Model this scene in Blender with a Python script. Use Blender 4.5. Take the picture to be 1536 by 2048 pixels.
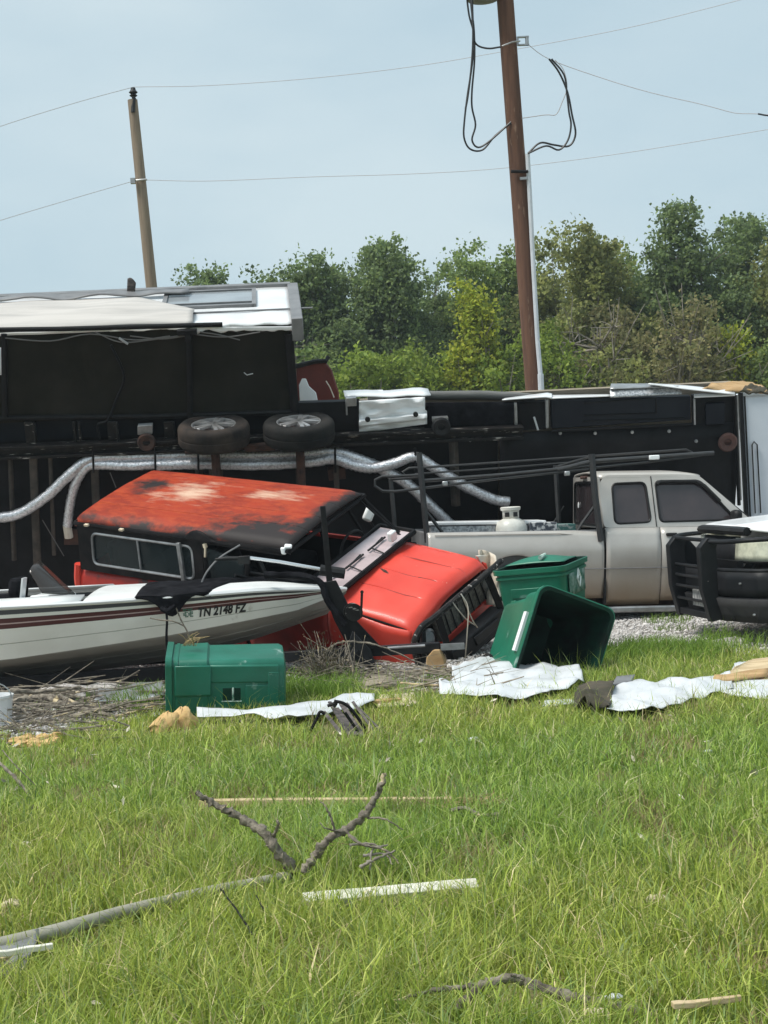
import bpy, math, random
import numpy as np
from mathutils import Matrix, Vector, noise as mnoise
from mathutils.geometry import tessellate_polygon
SC = bpy.context.scene
for o in list(bpy.data.objects): bpy.data.objects.remove(o)
rad = math.radians

# ------------------------------------------------------------------ camera
FPX, EYE, PITCH, ROLL = 2974.0, 1.6, rad(1.04), rad(3.0)
FW = np.array([0, math.cos(PITCH), -math.sin(PITCH)]); U0 = np.array([0, math.sin(PITCH), math.cos(PITCH)])
RT = np.array([1., 0, 0])*math.cos(ROLL)-U0*math.sin(ROLL); UP = np.array([1., 0, 0])*math.sin(ROLL)+U0*math.cos(ROLL)
CAM = np.array([0, 0, EYE])
cd = bpy.data.cameras.new('camera'); cam = bpy.data.objects.new('camera', cd); SC.collection.objects.link(cam)
cd.sensor_fit = 'VERTICAL'; cd.sensor_height = 24.0; cd.lens = FPX/2048*24.0; cd.clip_start = .05; cd.clip_end = 3000
cam.matrix_world = Matrix(((RT[0], UP[0], -FW[0], 0), (RT[1], UP[1], -FW[1], 0), (RT[2], UP[2], -FW[2], EYE), (0, 0, 0, 1)))
SC.camera = cam
def ray(px, py): return FW+RT*(px-768)/FPX+UP*(1024-py)/FPX
def P(px, py, Y):
    d = ray(px, py); return CAM+d*(Y/d[1])
def G(px, py, z=0.0):
    d = ray(px, py); return CAM+d*((z-EYE)/d[2])

# ------------------------------------------------------------------ sky, sun, exposure
SUN_EL, SUN_AZ = rad(60), rad(248)        # azimuth from +Y clockwise: high on the left, a little behind the camera
w = bpy.data.worlds.new('World'); SC.world = w; w.use_nodes = True
nt = w.node_tree; nt.nodes.clear()
sky = nt.nodes.new('ShaderNodeTexSky'); sky.sky_type = 'NISHITA'; sky.sun_disc = False
sky.sun_elevation = SUN_EL; sky.sun_rotation = SUN_AZ; sky.air_density = 1.0; sky.dust_density = 3.0; sky.ozone_density = 1.0
bg = nt.nodes.new('ShaderNodeBackground'); bg.inputs['Strength'].default_value = 0.06
veil = nt.nodes.new('ShaderNodeBackground'); veil.inputs['Strength'].default_value = 0.425
tc = nt.nodes.new('ShaderNodeTexCoord'); mp = nt.nodes.new('ShaderNodeMapping'); mp.inputs['Scale'].default_value = (1, 1, 2.6)
nz = nt.nodes.new('ShaderNodeTexNoise'); nz.inputs['Scale'].default_value = 3.2; nz.inputs['Detail'].default_value = 5; nz.inputs['Roughness'].default_value = .5
rmp = nt.nodes.new('ShaderNodeValToRGB'); rmp.color_ramp.elements[0].position = .36; rmp.color_ramp.elements[1].position = .66
rmp.color_ramp.elements[0].color = (.70, .90, 1.0, 1); rmp.color_ramp.elements[1].color = (.86, 1.03, 1.09, 1)
nt.links.new(tc.outputs['Generated'], mp.inputs['Vector']); nt.links.new(mp.outputs['Vector'], nz.inputs['Vector'])
nt.links.new(nz.outputs['Fac'], rmp.inputs['Fac']); nt.links.new(rmp.outputs['Color'], veil.inputs['Color'])
nt.links.new(sky.outputs['Color'], bg.inputs['Color'])
mx = nt.nodes.new('ShaderNodeMixShader'); mx.inputs['Fac'].default_value = .82
wo = nt.nodes.new('ShaderNodeOutputWorld')
nt.links.new(bg.outputs[0], mx.inputs[1]); nt.links.new(veil.outputs[0], mx.inputs[2]); nt.links.new(mx.outputs[0], wo.inputs['Surface'])
sd = bpy.data.lights.new('sun', 'SUN'); sd.energy = 2.0; sd.angle = rad(22); sd.color = (1, .965, .90)
so = bpy.data.objects.new('sun', sd); SC.collection.objects.link(so)
sdir = Vector((math.sin(SUN_AZ)*math.cos(SUN_EL), math.cos(SUN_AZ)*math.cos(SUN_EL), math.sin(SUN_EL)))
so.rotation_euler = sdir.to_track_quat('Z', 'Y').to_euler(); so.location = (0, -20, 40)
vs = SC.view_settings; vs.view_transform = 'Standard'; vs.look = 'None'; vs.exposure = 0.95; vs.gamma = 1; vs.use_curve_mapping = False
SC.cycles.max_bounces = 8; SC.cycles.transparent_max_bounces = 12

# ------------------------------------------------------------------ materials
def mat(name, col, rough=.6, metal=0.0, col2=None, scale=6.0, lo=.4, hi=.65, bump=0.0, bscale=None, stretch=(1, 1, 1), spec=.5,
        col3=None, s3=3.0, lo3=.55, hi3=.62, st3=(1, 1, 1), r3=None, attr=False, trans=0.0, coat=0.0, dirt=None, dirtz=(0, 1), dnoise=.25, detail=6.0):
    m = bpy.data.materials.new(name); m.use_nodes = True; t = m.node_tree; N = t.nodes; L = t.links
    b = N['Principled BSDF']; b.inputs['Roughness'].default_value = rough; b.inputs['Metallic'].default_value = metal
    b.inputs['Specular IOR Level'].default_value = spec; b.inputs['Coat Weight'].default_value = coat; b.inputs['Coat Roughness'].default_value = .08
    tc = N.new('ShaderNodeTexCoord')
    def noise(sc, st, det=detail):
        mp = N.new('ShaderNodeMapping'); mp.inputs['Scale'].default_value = st; L.new(tc.outputs['Object'], mp.inputs['Vector'])
        n = N.new('ShaderNodeTexNoise'); n.inputs['Scale'].default_value = sc; n.inputs['Detail'].default_value = det; n.inputs['Roughness'].default_value = .6
        L.new(mp.outputs[0], n.inputs['Vector']); return n
    def rng(src, lo, hi):
        r = N.new('ShaderNodeMapRange'); r.inputs['From Min'].default_value = lo; r.inputs['From Max'].default_value = hi; L.new(src, r.inputs['Value']); return r.outputs[0]
    def mixc(f, a, b2):
        x = N.new('ShaderNodeMix'); x.data_type = 'RGBA'; L.new(f, x.inputs['Factor'])
        for s, i in ((a, 6), (b2, 7)):
            if isinstance(s, (tuple, list)): x.inputs[i].default_value = (*s[:3], 1)
            else: L.new(s, x.inputs[i])
        return x.outputs[2]
    c = (*col, 1)
    if attr:
        a = N.new('ShaderNodeAttribute'); a.attribute_name = 'col'; c = a.outputs['Color']
    if col2 is not None:
        n = noise(scale, stretch); c = mixc(rng(n.outputs['Fac'], lo, hi), c, col2)
    if col3 is not None:
        n3 = noise(s3, st3, 8); f3 = rng(n3.outputs['Fac'], lo3, hi3); c = mixc(f3, c, col3)
        if r3 is not None:
            rr = N.new('ShaderNodeMapRange'); rr.inputs['To Min'].default_value = rough; rr.inputs['To Max'].default_value = r3; L.new(f3, rr.inputs['Value']); L.new(rr.outputs[0], b.inputs['Roughness'])
    if dirt is not None:
        sp = N.new('ShaderNodeSeparateXYZ'); L.new(tc.outputs['Object'], sp.inputs[0])
        n4 = noise(3.0, (1, 1, .4)); ad = N.new('ShaderNodeMath'); ad.operation = 'MULTIPLY_ADD'; L.new(n4.outputs['Fac'], ad.inputs[0]); ad.inputs[1].default_value = dnoise; L.new(sp.outputs['Z'], ad.inputs[2])
        c = mixc(rng(ad.outputs[0], dirtz[1]+dnoise*.5, dirtz[0]+dnoise*.5), c, dirt)
    if isinstance(c, tuple): b.inputs['Base Color'].default_value = c
    else: L.new(c, b.inputs['Base Color'])
    if bump:
        n = noise(bscale or scale*4, stretch); bp = N.new('ShaderNodeBump'); bp.inputs['Strength'].default_value = bump; bp.inputs['Distance'].default_value = .01
        L.new(n.outputs['Fac'], bp.inputs['Height']); L.new(bp.outputs[0], b.inputs['Normal'])
    if trans:
        tr = N.new('ShaderNodeBsdfTranslucent'); ms = N.new('ShaderNodeMixShader'); ms.inputs[0].default_value = trans
        if isinstance(c, tuple): tr.inputs['Color'].default_value = c
        else: L.new(c, tr.inputs['Color'])
        L.new(b.outputs[0], ms.inputs[1]); L.new(tr.outputs[0], ms.inputs[2]); L.new(ms.outputs[0], N['Material Output'].inputs['Surface'])
    return m
def glassmat(name, tint, alpha, rough=.04):
    m = bpy.data.materials.new(name); m.use_nodes = True; t = m.node_tree; N = t.nodes; L = t.links
    b = N['Principled BSDF']; b.inputs['Base Color'].default_value = (*tint, 1); b.inputs['Roughness'].default_value = rough
    tr = N.new('ShaderNodeBsdfTransparent'); tr.inputs['Color'].default_value = (.75, .78, .78, 1); ms = N.new('ShaderNodeMixShader'); ms.inputs[0].default_value = alpha
    L.new(tr.outputs[0], ms.inputs[1]); L.new(b.outputs[0], ms.inputs[2]); L.new(ms.outputs[0], N['Material Output'].inputs['Surface'])
    return m
M = {}
M['grass'] = mat('grass_blades', (.1, .17, .03), .55, attr=True, trans=.3, spec=.3)
M['soil'] = mat('lawn_soil', (.13, .15, .04), .95, col2=(.20, .165, .08), scale=2.2, bump=.8, bscale=40)
M['gravel'] = mat('gravel_ground', (.50, .465, .44), .95, col2=(.27, .25, .23), scale=26, lo=.42, hi=.6, bump=1.0, bscale=60, col3=(.13, .115, .09), s3=1.3, lo3=.53, hi3=.68)
M['stone'] = mat('gravel_stone', (.5, .47, .45), .9, attr=True, bump=.3, bscale=30)
M['leaf'] = mat('tree_leaf', (.06, .1, .03), .6, attr=True, trans=.5, spec=.25)
M['bark'] = mat('grey_bark', (.30, .265, .23), .95, col2=(.17, .145, .12), scale=14, bump=.7, bscale=40, stretch=(1, 1, .3))
M['deadwood'] = mat('dead_branch_bark', (.27, .235, .185), .95, col2=(.12, .10, .08), scale=22, lo=.4, hi=.6, bump=.9, bscale=60, col3=(.55, .45, .28), s3=7, lo3=.60, hi3=.63)
M['pole'] = mat('brown_pole_wood', (.135, .066, .04), .9, col2=(.085, .04, .026), scale=5, bump=.6, bscale=18, stretch=(3, 3, .25), col3=(.24, .15, .10), s3=6, lo3=.62, hi3=.7, st3=(2, 2, .4))
M['polegrey'] = mat('tan_pole_wood', (.27, .21, .155), .9, col2=(.18, .135, .10), scale=4, bump=.6, bscale=18, stretch=(3, 3, .15))
M['black'] = mat('black_metal', (.007, .007, .008), .55, spec=.2, col2=(.015, .014, .014), scale=9, lo=.5, hi=.75, bump=.08)
M['rail'] = mat('worn_black_steel', (.009, .008, .008), .55, spec=.25, col2=(.028, .023, .02), scale=8, lo=.5, hi=.7, col3=(.42, .39, .36), s3=5, lo3=.60, hi3=.66, st3=(1, 6, 6), bump=.3)
M['rackiron'] = mat('black_rack_tube', (.022, .023, .025), .45, spec=.5, col2=(.035, .035, .035), scale=9)
M['crossiron'] = mat('dull_iron', (.045, .039, .033), .7, spec=.3, col2=(.09, .072, .06), scale=6)
M['belly'] = mat('black_underbelly', (.006, .006, .007), .55, spec=.18, col2=(.013, .013, .015), scale=3, bump=.15, bscale=5)
M['slidefloor'] = mat('slide_floor_membrane', (.014, .013, .0095), .8, spec=.1, col2=(.024, .022, .017), scale=1.6, bump=.2, bscale=8, col3=(.028, .026, .02), s3=2, lo3=.64, hi3=.8, st3=(1, 1, .3))
M['bluebox'] = mat('dark_blue_panel', (.007, .009, .015), .5, spec=.2, col2=(.012, .015, .021), scale=2.5, bump=.1, bscale=9)
M['white'] = mat('white_gelcoat', (.78, .79, .80), .28, col2=(.66, .67, .68), scale=2.4, lo=.45, hi=.75, coat=.3)
M['whitewall'] = mat('white_trailer_skin', (.66, .70, .76), .35, col2=(.57, .62, .68), scale=1.3, bump=.05)
M['sheet'] = mat('white_torn_sheet', (.58, .60, .62), .5, col2=(.40, .42, .42), scale=5, lo=.5, hi=.8, bump=.3, bscale=9)
M['awning'] = mat('cream_awning_fabric', (.52, .49, .46), .8, col2=(.40, .38, .36), scale=1.6, stretch=(.5, 3, 3), bump=.15, bscale=20)
M['trim'] = mat('grey_trim', (.20, .20, .205), .45, col2=(.14, .14, .145), scale=5)
M['winglass'] = mat('grey_window_glass', (.30, .33, .35), .12, col2=(.24, .26, .28), scale=2)
M['foil'] = mat('silver_foil_duct', (.80, .80, .83), .30, metal=.75, col2=(.46, .46, .48), scale=40, lo=.45, hi=.65, bump=1.0, bscale=48)
M['tyre'] = mat('black_rubber', (.012, .012, .012), .85, spec=.2, col2=(.026, .024, .022), scale=5, bump=.2)
M['tyredirt'] = mat('dusty_rubber', (.018, .016, .015), .85, spec=.2, col2=(.06, .045, .037), scale=4, lo=.4, hi=.7, bump=.2)
M['alloy'] = mat('alloy_wheel', (.62, .62, .63), .3, metal=.7, col2=(.4, .39, .38), scale=8)
M['rust'] = mat('rusty_iron', (.085, .04, .028), .85, col2=(.04, .025, .022), scale=10, bump=.4)
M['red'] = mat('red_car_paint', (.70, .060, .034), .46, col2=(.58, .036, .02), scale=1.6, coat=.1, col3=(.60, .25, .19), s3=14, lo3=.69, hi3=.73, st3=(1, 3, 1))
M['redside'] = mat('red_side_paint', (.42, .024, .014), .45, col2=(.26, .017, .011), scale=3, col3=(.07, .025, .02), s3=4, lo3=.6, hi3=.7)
M['hardtop'] = mat('black_hardtop', (.004, .004, .005), .55, spec=.1, col2=(.016, .014, .014), scale=5)
M['chrome'] = mat('dull_chrome_trim', (.35, .36, .37), .35, metal=.6, col2=(.2, .2, .2), scale=8)
M['carglass'] = glassmat('clear_car_glass', (.06, .08, .085), .32)
M['wsglass'] = mat('windshield_painted_reflection', (.55, .44, .45), .18, col2=(.40, .33, .34), scale=3, coat=.5)  # pale pink paints the pane's reflection of sky and red bodywork
M['tint'] = mat('tinted_glass_reflection', (.040, .033, .036), .06, col2=(.062, .048, .05), scale=2.2, spec=.6)  # dark tinted glass, with mauve reflections painted into the colour
M['silver'] = mat('silver_pickup_paint', (.52, .495, .46), .36, metal=.2, col2=(.45, .425, .39), scale=2, coat=.2, dirt=(.27, .20, .135), dirtz=(.25, .74), dnoise=.18)
M['trimdark'] = mat('dark_plastic', (.011, .011, .012), .5, spec=.25, col2=(.022, .022, .022), scale=9)
M['bumper'] = mat('dusty_black_bumper', (.009, .010, .012), .5, spec=.22, col2=(.018, .018, .020), scale=4, col3=(.22, .20, .18), s3=24, lo3=.70, hi3=.73, bump=.1)
M['skirt'] = mat('faded_bumper_plastic', (.030, .030, .032), .7, spec=.2, col2=(.045, .044, .044), scale=6, bump=.1)
M['lamp'] = mat('hazy_headlight_lens', (.66, .66, .52), .15, col2=(.46, .47, .37), scale=14, coat=.6)
M['plate'] = mat('licence_plate', (.55, .55, .53), .5, col2=(.12, .12, .13), scale=9, lo=.5, hi=.56, stretch=(1, 12, 1))
M['green'] = mat('green_cart_plastic', (.008, .155, .09), .42, col2=(.006, .12, .07), scale=3, bump=.06, bscale=30, col3=(.22, .34, .29), s3=7, lo3=.61, hi3=.74, st3=(.7, 1, 1))
M['greenbright'] = mat('toppled_cart_plastic', (.010, .15, .10), .4, col2=(.007, .115, .072), scale=3, bump=.06, bscale=30, col3=(.3, .42, .37), s3=7, lo3=.62, hi3=.76)  # second cart green, slightly bluer with paler scuff patches
M['greeninner'] = mat('grimy_shaded_cart_interior', (.0035, .035, .022), .6, spec=.2, col2=(.004, .010, .008), scale=3)  # grime plus the shade inside the cart, both put into the colour
M['greenscuff'] = mat('scuffed_cart_plastic', (.20, .28, .24), .7, col2=(.007, .105, .06), scale=9, lo=.42, hi=.58, bump=.15)
M['scuff'] = mat('white_scuff', (.45, .58, .52), .7, col2=(.02, .14, .09), scale=18, lo=.5, hi=.6)
M['label'] = mat('white_sticker', (.8, .82, .82), .5)
M['hull'] = mat('boat_gelcoat', (.80, .785, .72), .22, col2=(.72, .70, .63), scale=1.8, coat=.4, col3=(.34, .29, .21), s3=5, lo3=.66, hi3=.8, st3=(1.5, 1, .6))
M['hullbottom'] = mat('shaded_bottom_gelcoat', (.33, .315, .28), .4, col2=(.24, .22, .19), scale=3, stretch=(.5, 1, 2))  # hull gelcoat greyed to paint the shade below the chine
M['maroon'] = mat('maroon_stripe', (.075, .018, .016), .3); M['pinkline'] = mat('pale_pinstripe', (.45, .33, .31), .3); M['greystripe'] = mat('charcoal_stripe', (.055, .055, .062), .3)
M['deck'] = mat('boat_deck', (.76, .77, .76), .35, col2=(.64, .65, .64), scale=3)
M['cloth'] = mat('black_cover_cloth', (.006, .006, .0075), .95, spec=.05, col2=(.017, .017, .02), scale=8, bump=.3, bscale=30)
M['smoke'] = glassmat('smoked_acrylic', (.05, .042, .038), .72, .1)
M['steel'] = mat('bright_steel_tube', (.7, .71, .72), .25, metal=.8)
M['ink'] = mat('black_lettering', (.012, .012, .012), .5); M['inkgreen'] = mat('green_sticker_ink', (.06, .16, .11), .5)
M['tank'] = mat('white_tank_paint', (.76, .75, .69), .35, col2=(.62, .60, .54), scale=6)
M['diamond'] = mat('aluminium_tread_plate', (.55, .56, .57), .4, metal=.7, col2=(.25, .26, .28), scale=40, lo=.45, hi=.6, bump=.6, bscale=60)
M['boxprint'] = mat('speckled_carton', (.60, .60, .60), .7, col2=(.06, .07, .09), scale=14, lo=.48, hi=.54)
M['teal'] = mat('teal_carton', (.05, .15, .14), .6, col2=(.3, .35, .34), scale=14, lo=.55, hi=.6)
M['conduit'] = mat('white_conduit', (.60, .63, .67), .4, col2=(.5, .53, .56), scale=4)
M['galv'] = mat('galvanised_steel', (.42, .43, .44), .4, metal=.7, col2=(.3, .3, .3), scale=10)
M['cable'] = mat('black_cable', (.012, .012, .014), .5); M['wire'] = mat('weathered_line_wire', (.5, .47, .48), .7, spec=.1)
M['foam'] = mat('yellow_insulation_foam', (.62, .42, .19), .9, col2=(.52, .33, .14), scale=14, bump=.7, bscale=30)
M['plank'] = mat('pale_pine', (.60, .47, .29), .75, col2=(.44, .32, .18), scale=3, stretch=(1, 14, 8), bump=.3)
M['greywood'] = mat('weathered_wood', (.32, .27, .21), .9, col2=(.20, .165, .125), scale=4, stretch=(1, 9, 9), bump=.5)
M['ply'] = mat('tan_plywood', (.48, .32, .16), .85, col2=(.36, .22, .10), scale=5, stretch=(1, 5, 2), bump=.3)
M['whiteboard'] = mat('white_painted_board', (.74, .72, .64), .5, col2=(.58, .55, .47), scale=4)
M['pvc'] = mat('grey_green_pipe', (.27, .26, .21), .7, spec=.3, col2=(.38, .365, .30), scale=3, lo=.4, hi=.7, bump=.2, bscale=30)
M['olive'] = mat('brown_olive_tarp', (.034, .031, .016), .8, col2=(.075, .06, .04), scale=6, bump=.4)
M['beige'] = mat('beige_cloth', (.58, .50, .40), .9, col2=(.72, .68, .60), scale=5, bump=.4)
M['straw'] = mat('dry_straw', (.36, .27, .13), .9, col2=(.22, .15, .08), scale=9)
M['redvinyl'] = mat('dark_red_vinyl', (.16, .030, .022), .5, col2=(.10, .022, .018), scale=3, col3=(.32, .12, .09), s3=5, lo3=.65, hi3=.72)
M['slat'] = mat('weathered_slat', (.12, .10, .095), .8, col2=(.03, .028, .028), scale=8, stretch=(1, 5, 5))
M['bone'] = mat('pale_scrap', (.66, .56, .42), .9, col2=(.5, .4, .28), scale=9)
M['seatred'] = mat('dark_interior', (.006, .006, .007), .95, spec=.05)
M['greyroll'] = mat('grey_roll_fabric', (.15, .15, .145), .85, col2=(.10, .10, .098), scale=4, bump=.5, stretch=(.4, 3, 3))

# roof of the red wagon: faded red with burnt black and chalky white wear (wear has its own shape on the panel)
def roofmat():
    m = mat('worn_red_roof', (.33, .034, .010), .6, spec=.25, col2=(.22, .022, .009), scale=2.4, bump=.06)
    t = m.node_tree; N = t.nodes; L = t.links; b = N['Principled BSDF']; base = b.inputs['Base Color'].links[0].from_socket
    tc = N.new('ShaderNodeTexCoord'); sp = N.new('ShaderNodeSeparateXYZ'); L.new(tc.outputs['Object'], sp.inputs[0])
    def math_(op, a, b2=None, c=None):
        n = N.new('ShaderNodeMath'); n.operation = op
        for i, s in enumerate((a, b2, c)):
            if s is None: continue
            if isinstance(s, (int, float)): n.inputs[i].default_value = s
            else: L.new(s, n.inputs[i])
        return n.outputs[0]
    def nz(sc, st, det=8):
        mp = N.new('ShaderNodeMapping'); mp.inputs['Scale'].default_value = st; L.new(tc.outputs['Object'], mp.inputs['Vector'])
        n = N.new('ShaderNodeTexNoise'); n.inputs['Scale'].default_value = sc; n.inputs['Detail'].default_value = det; n.inputs['Roughness'].default_value = .65; L.new(mp.outputs[0], n.inputs['Vector']); return n.outputs['Fac']
    def blob(cx, cy, rx, ry):
        dx = math_('DIVIDE', math_('SUBTRACT', sp.outputs['X'], cx), rx); dy = math_('DIVIDE', math_('SUBTRACT', sp.outputs['Y'], cy), ry)
        return math_('SUBTRACT', 1, math_('SQRT', math_('ADD', math_('MULTIPLY', dx, dx), math_('MULTIPLY', dy, dy))))
    def ramp(v, lo, hi):
        r = N.new('ShaderNodeMapRange'); r.inputs['From Min'].default_value = lo; r.inputs['From Max'].default_value = hi; L.new(v, r.inputs['Value']); return r.outputs[0]
    def mix(f, a, c):
        x = N.new('ShaderNodeMix'); x.data_type = 'RGBA'; L.new(f, x.inputs['Factor']); L.new(a, x.inputs[6]); x.inputs[7].default_value = (*c, 1); return x.outputs[2]
    n1 = nz(3.2, (.6, 2.2, 1)); n2 = nz(2.6, (.8, 1.6, 1)); n3 = nz(8, (.8, 1.8, 1))
    orange = ramp(n3, .45, .62); c = mix(orange, base, (.37, .052, .015))
    wmask = math_('MAXIMUM', blob(-1.15, .10, .62, .42), blob(-.15, .22, .5, .2)); wf = ramp(math_('ADD', math_('MULTIPLY', wmask, .8), math_('MULTIPLY', nz(5, (.5, 2.1, 1)), 2.2)), 1.34, 2.0)
    c = mix(wf, c, (.60, .40, .29))
    k = math_('MAXIMUM', blob(.40, -.55, 1.15, .50), math_('MAXIMUM', blob(-1.74, .16, .30, .24), math_('MAXIMUM', blob(-.8, -.70, 2.2, .22), math_('MAXIMUM', blob(.66, .1, .24, 1.2), blob(-.7, .70, 2.2, .16)))))
    kf = ramp(math_('ADD', k, math_('MULTIPLY', nz(5, (.8, 1.3, 1)), 2.0)), 1.10, 1.6); c = mix(kf, c, (.022, .017, .017))
    L.new(c, b.inputs['Base Color']); return m
M['roof'] = roofmat()

# ------------------------------------------------------------------ helpers
RNG = np.random.default_rng(7); random.seed(7)
MW = {}
class MB:
    def __init__(s): s.v = []; s.f = []; s.mi = []; s.cur = 0
    def add(s, vs, fs):
        b = len(s.v); s.v += [tuple(map(float, q)) for q in vs]; s.f += [tuple(i+b for i in f) for f in fs]; s.mi += [s.cur]*len(fs); return s
    def box(s, c, d, R=None):
        h = np.array(d)/2; vs = np.array([[x, y, z] for x in (-1, 1) for y in (-1, 1) for z in (-1, 1)])*h
        if R is not None: vs = vs@np.array(R).T
        return s.add(vs+np.array(c), [(0, 1, 3, 2), (4, 6, 7, 5), (0, 4, 5, 1), (2, 3, 7, 6), (0, 2, 6, 4), (1, 5, 7, 3)])
    def hexa(s, q):   # 8 points: front 4 then back 4, same winding
        return s.add(q, [(0, 1, 2, 3), (7, 6, 5, 4), (0, 4, 5, 1), (1, 5, 6, 2), (2, 6, 7, 3), (3, 7, 4, 0)])
    def tube(s, pts, r, n=8, cap=True, rn=0.0, flat=1.0):
        pts = [np.array(p, float) for p in pts]; k = len(pts); rs = r if hasattr(r, '__len__') else [r]*k
        vs = []; pu = None
        for i in range(k):
            t = pts[min(i+1, k-1)]-pts[max(i-1, 0)]; t /= (np.linalg.norm(t)+1e-9)
            if pu is None:
                a = np.array([0, 0, 1.]) if abs(t[2]) < .9 else np.array([1., 0, 0]); u = np.cross(t, a)
            else: u = pu-t*(pu@t)
            u /= (np.linalg.norm(u)+1e-9); v = np.cross(t, u); pu = u
            for j in range(n):
                an = 2*math.pi*j/n; rr = rs[i]*(1+rn*(random.random()-.5)); vs.append(pts[i]+rr*(math.cos(an)*u+flat*math.sin(an)*v))
        fs = [(i*n+j, i*n+(j+1) % n, (i+1)*n+(j+1) % n, (i+1)*n+j) for i in range(k-1) for j in range(n)]
        if cap: fs += [tuple(range(n-1, -1, -1)), tuple(range((k-1)*n, k*n))]
        return s.add(vs, fs)
    def loft(s, rings, closed=True, cap=True):
        n = len(rings[0]); k = len(rings); vs = [p for r in rings for p in r]; m = n if closed else n-1
        fs = [(i*n+j, i*n+(j+1) % n, (i+1)*n+(j+1) % n, (i+1)*n+j) for i in range(k-1) for j in range(m)]
        if cap and closed: fs += [tuple(range(n-1, -1, -1)), tuple(range((k-1)*n, k*n))]
        return s.add(vs, fs)
    def grid(s, fn, us, vs_):
        pts = [fn(u, v) for u in us for v in vs_]; n = len(vs_)
        return s.add(pts, [(i*n+j, (i+1)*n+j, (i+1)*n+j+1, i*n+j+1) for i in range(len(us)-1) for j in range(n-1)])
    def lathe(s, prof, n=20, c=(0, 0, 0), R=None, cap=True):
        rings = []
        for r, z in prof:
            q = np.array([[r*math.cos(2*math.pi*j/n), r*math.sin(2*math.pi*j/n), z] for j in range(n)])
            if R is not None: q = q@np.array(R).T
            rings.append(q+np.array(c))
        return s.loft(rings, True, cap)
    def holed(s, outer, holes, fn):    # flat panel with holes: 2D loops mapped through fn
        loops = [outer]+holes; tri = tessellate_polygon([[Vector((a, b, 0)) for a, b in l] for l in loops])
        return s.add([fn(a, b) for l in loops for a, b in l], [tuple(t) for t in tri])
    def prism(s, outline, fn0, fn1):
        n = len(outline); vs = [fn0(*p) for p in outline]+[fn1(*p) for p in outline]
        return s.add(vs, [tuple(range(n)), tuple(range(2*n-1, n-1, -1))]+[(i, i+n, (i+1) % n+n, (i+1) % n) for i in range(n)])
    def build(s, name, m, parent=None, smooth=35, bevel=0, solid=0, world=False, label=None, sub=0, seg=2):
        V = np.array(s.v, float).reshape(-1, 3)
        loc = None
        if parent is not None and world:
            Mi = np.array(MW[parent.name].inverted()); V = V@Mi[:3, :3].T+Mi[:3, 3]
        elif parent is None:
            mn, mxx = V.min(0), V.max(0); loc = np.array([(mn[0]+mxx[0])/2, (mn[1]+mxx[1])/2, mn[2]]); V = V-loc
        me = bpy.data.meshes.new(name); me.from_pydata(V.tolist(), [], s.f)
        ms = m if isinstance(m, (list, tuple)) else [m]
        for q in ms: me.materials.append(q)
        if len(ms) > 1: me.polygons.foreach_set('material_index', s.mi)
        me.validate(); 
        if smooth:
            me.polygons.foreach_set('use_smooth', [True]*len(me.polygons)); me.set_sharp_from_angle(angle=rad(smooth))
        me.update()
        o = bpy.data.objects.new(name, me); SC.collection.objects.link(o)
        if loc is not None: o.location = loc; MW[o.name] = Matrix.Translation(loc)
        if parent is not None: o.parent = parent; MW[o.name] = MW[parent.name]
        if solid: q = o.modifiers.new('solid', 'SOLIDIFY'); q.thickness = solid; q.offset = 0
        if sub: q = o.modifiers.new('sub', 'SUBSURF'); q.levels = q.render_levels = sub
        if bevel: q = o.modifiers.new('bevel', 'BEVEL'); q.width = bevel; q.segments = seg; q.limit_method = 'ANGLE'; q.angle_limit = rad(40)
        if label: o['label'] = label
        return o
def tag(o, label, cat, group=None, kind=None):
    o['label'] = label; o['category'] = cat
    if group: o['group'] = group
    if kind: o['kind'] = kind
    return o
def thing(name, label, cat, mtx, group=None):
    o = bpy.data.objects.new(name, None); SC.collection.objects.link(o); o.empty_display_size = .2
    if not isinstance(mtx, Matrix): mtx = Matrix.Translation(Vector([float(q) for q in mtx]))
    o.matrix_world = mtx; MW[o.name] = mtx.copy(); return tag(o, label, cat, group)
def rotm(rx=0, ry=0, rz=0): return Matrix.Rotation(rz, 3, 'Z')@Matrix.Rotation(ry, 3, 'Y')@Matrix.Rotation(rx, 3, 'X')
def pmat(pos, R): return Matrix.Translation(Vector([float(q) for q in pos]))@R.to_4x4()
def lin(a, b, n): return list(np.linspace(a, b, n))
def spline(pts, n=6):
    p = [np.array(q, float) for q in pts]; p = [2*p[0]-p[1]]+p+[2*p[-1]-p[-2]]; out = []
    for i in range(1, len(p)-2):
        for k in range(n):
            t = k/n; out.append(.5*((2*p[i])+(-p[i-1]+p[i+1])*t+(2*p[i-1]-5*p[i]+4*p[i+1]-p[i+2])*t*t+(-p[i-1]+3*p[i]-3*p[i+1]+p[i+2])*t**3))
    out.append(p[-2]); return out
def rrect(hx, hy, r, k=5):
    out = []
    for cx, cy, a0 in ((hx-r, hy-r, 0), (-hx+r, hy-r, 90), (-hx+r, -hy+r, 180), (hx-r, -hy+r, 270)):
        for i in range(k+1):
            a = rad(a0+90*i/k); out.append((cx+r*math.cos(a), cy+r*math.sin(a)))
    return out
def rpoly(pts, r, k=4):      # polygon with rounded corners
    out = []; n = len(pts)
    for i in range(n):
        a, b, c = (np.array(pts[(i+j-1) % n], float) for j in range(3)); u = a-b; v = c-b; lu = np.linalg.norm(u); lv = np.linalg.norm(v); rr = min(r, .45*lu, .45*lv)
        p0 = b+u/lu*rr; p1 = b+v/lv*rr
        for t in lin(0, 1, k+1): out.append(tuple((1-t)**2*p0+2*t*(1-t)*b+t*t*p1))
    return out
def nz3(p, s=1.0): return mnoise.noise(Vector([float(q)*s for q in p]))
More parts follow.
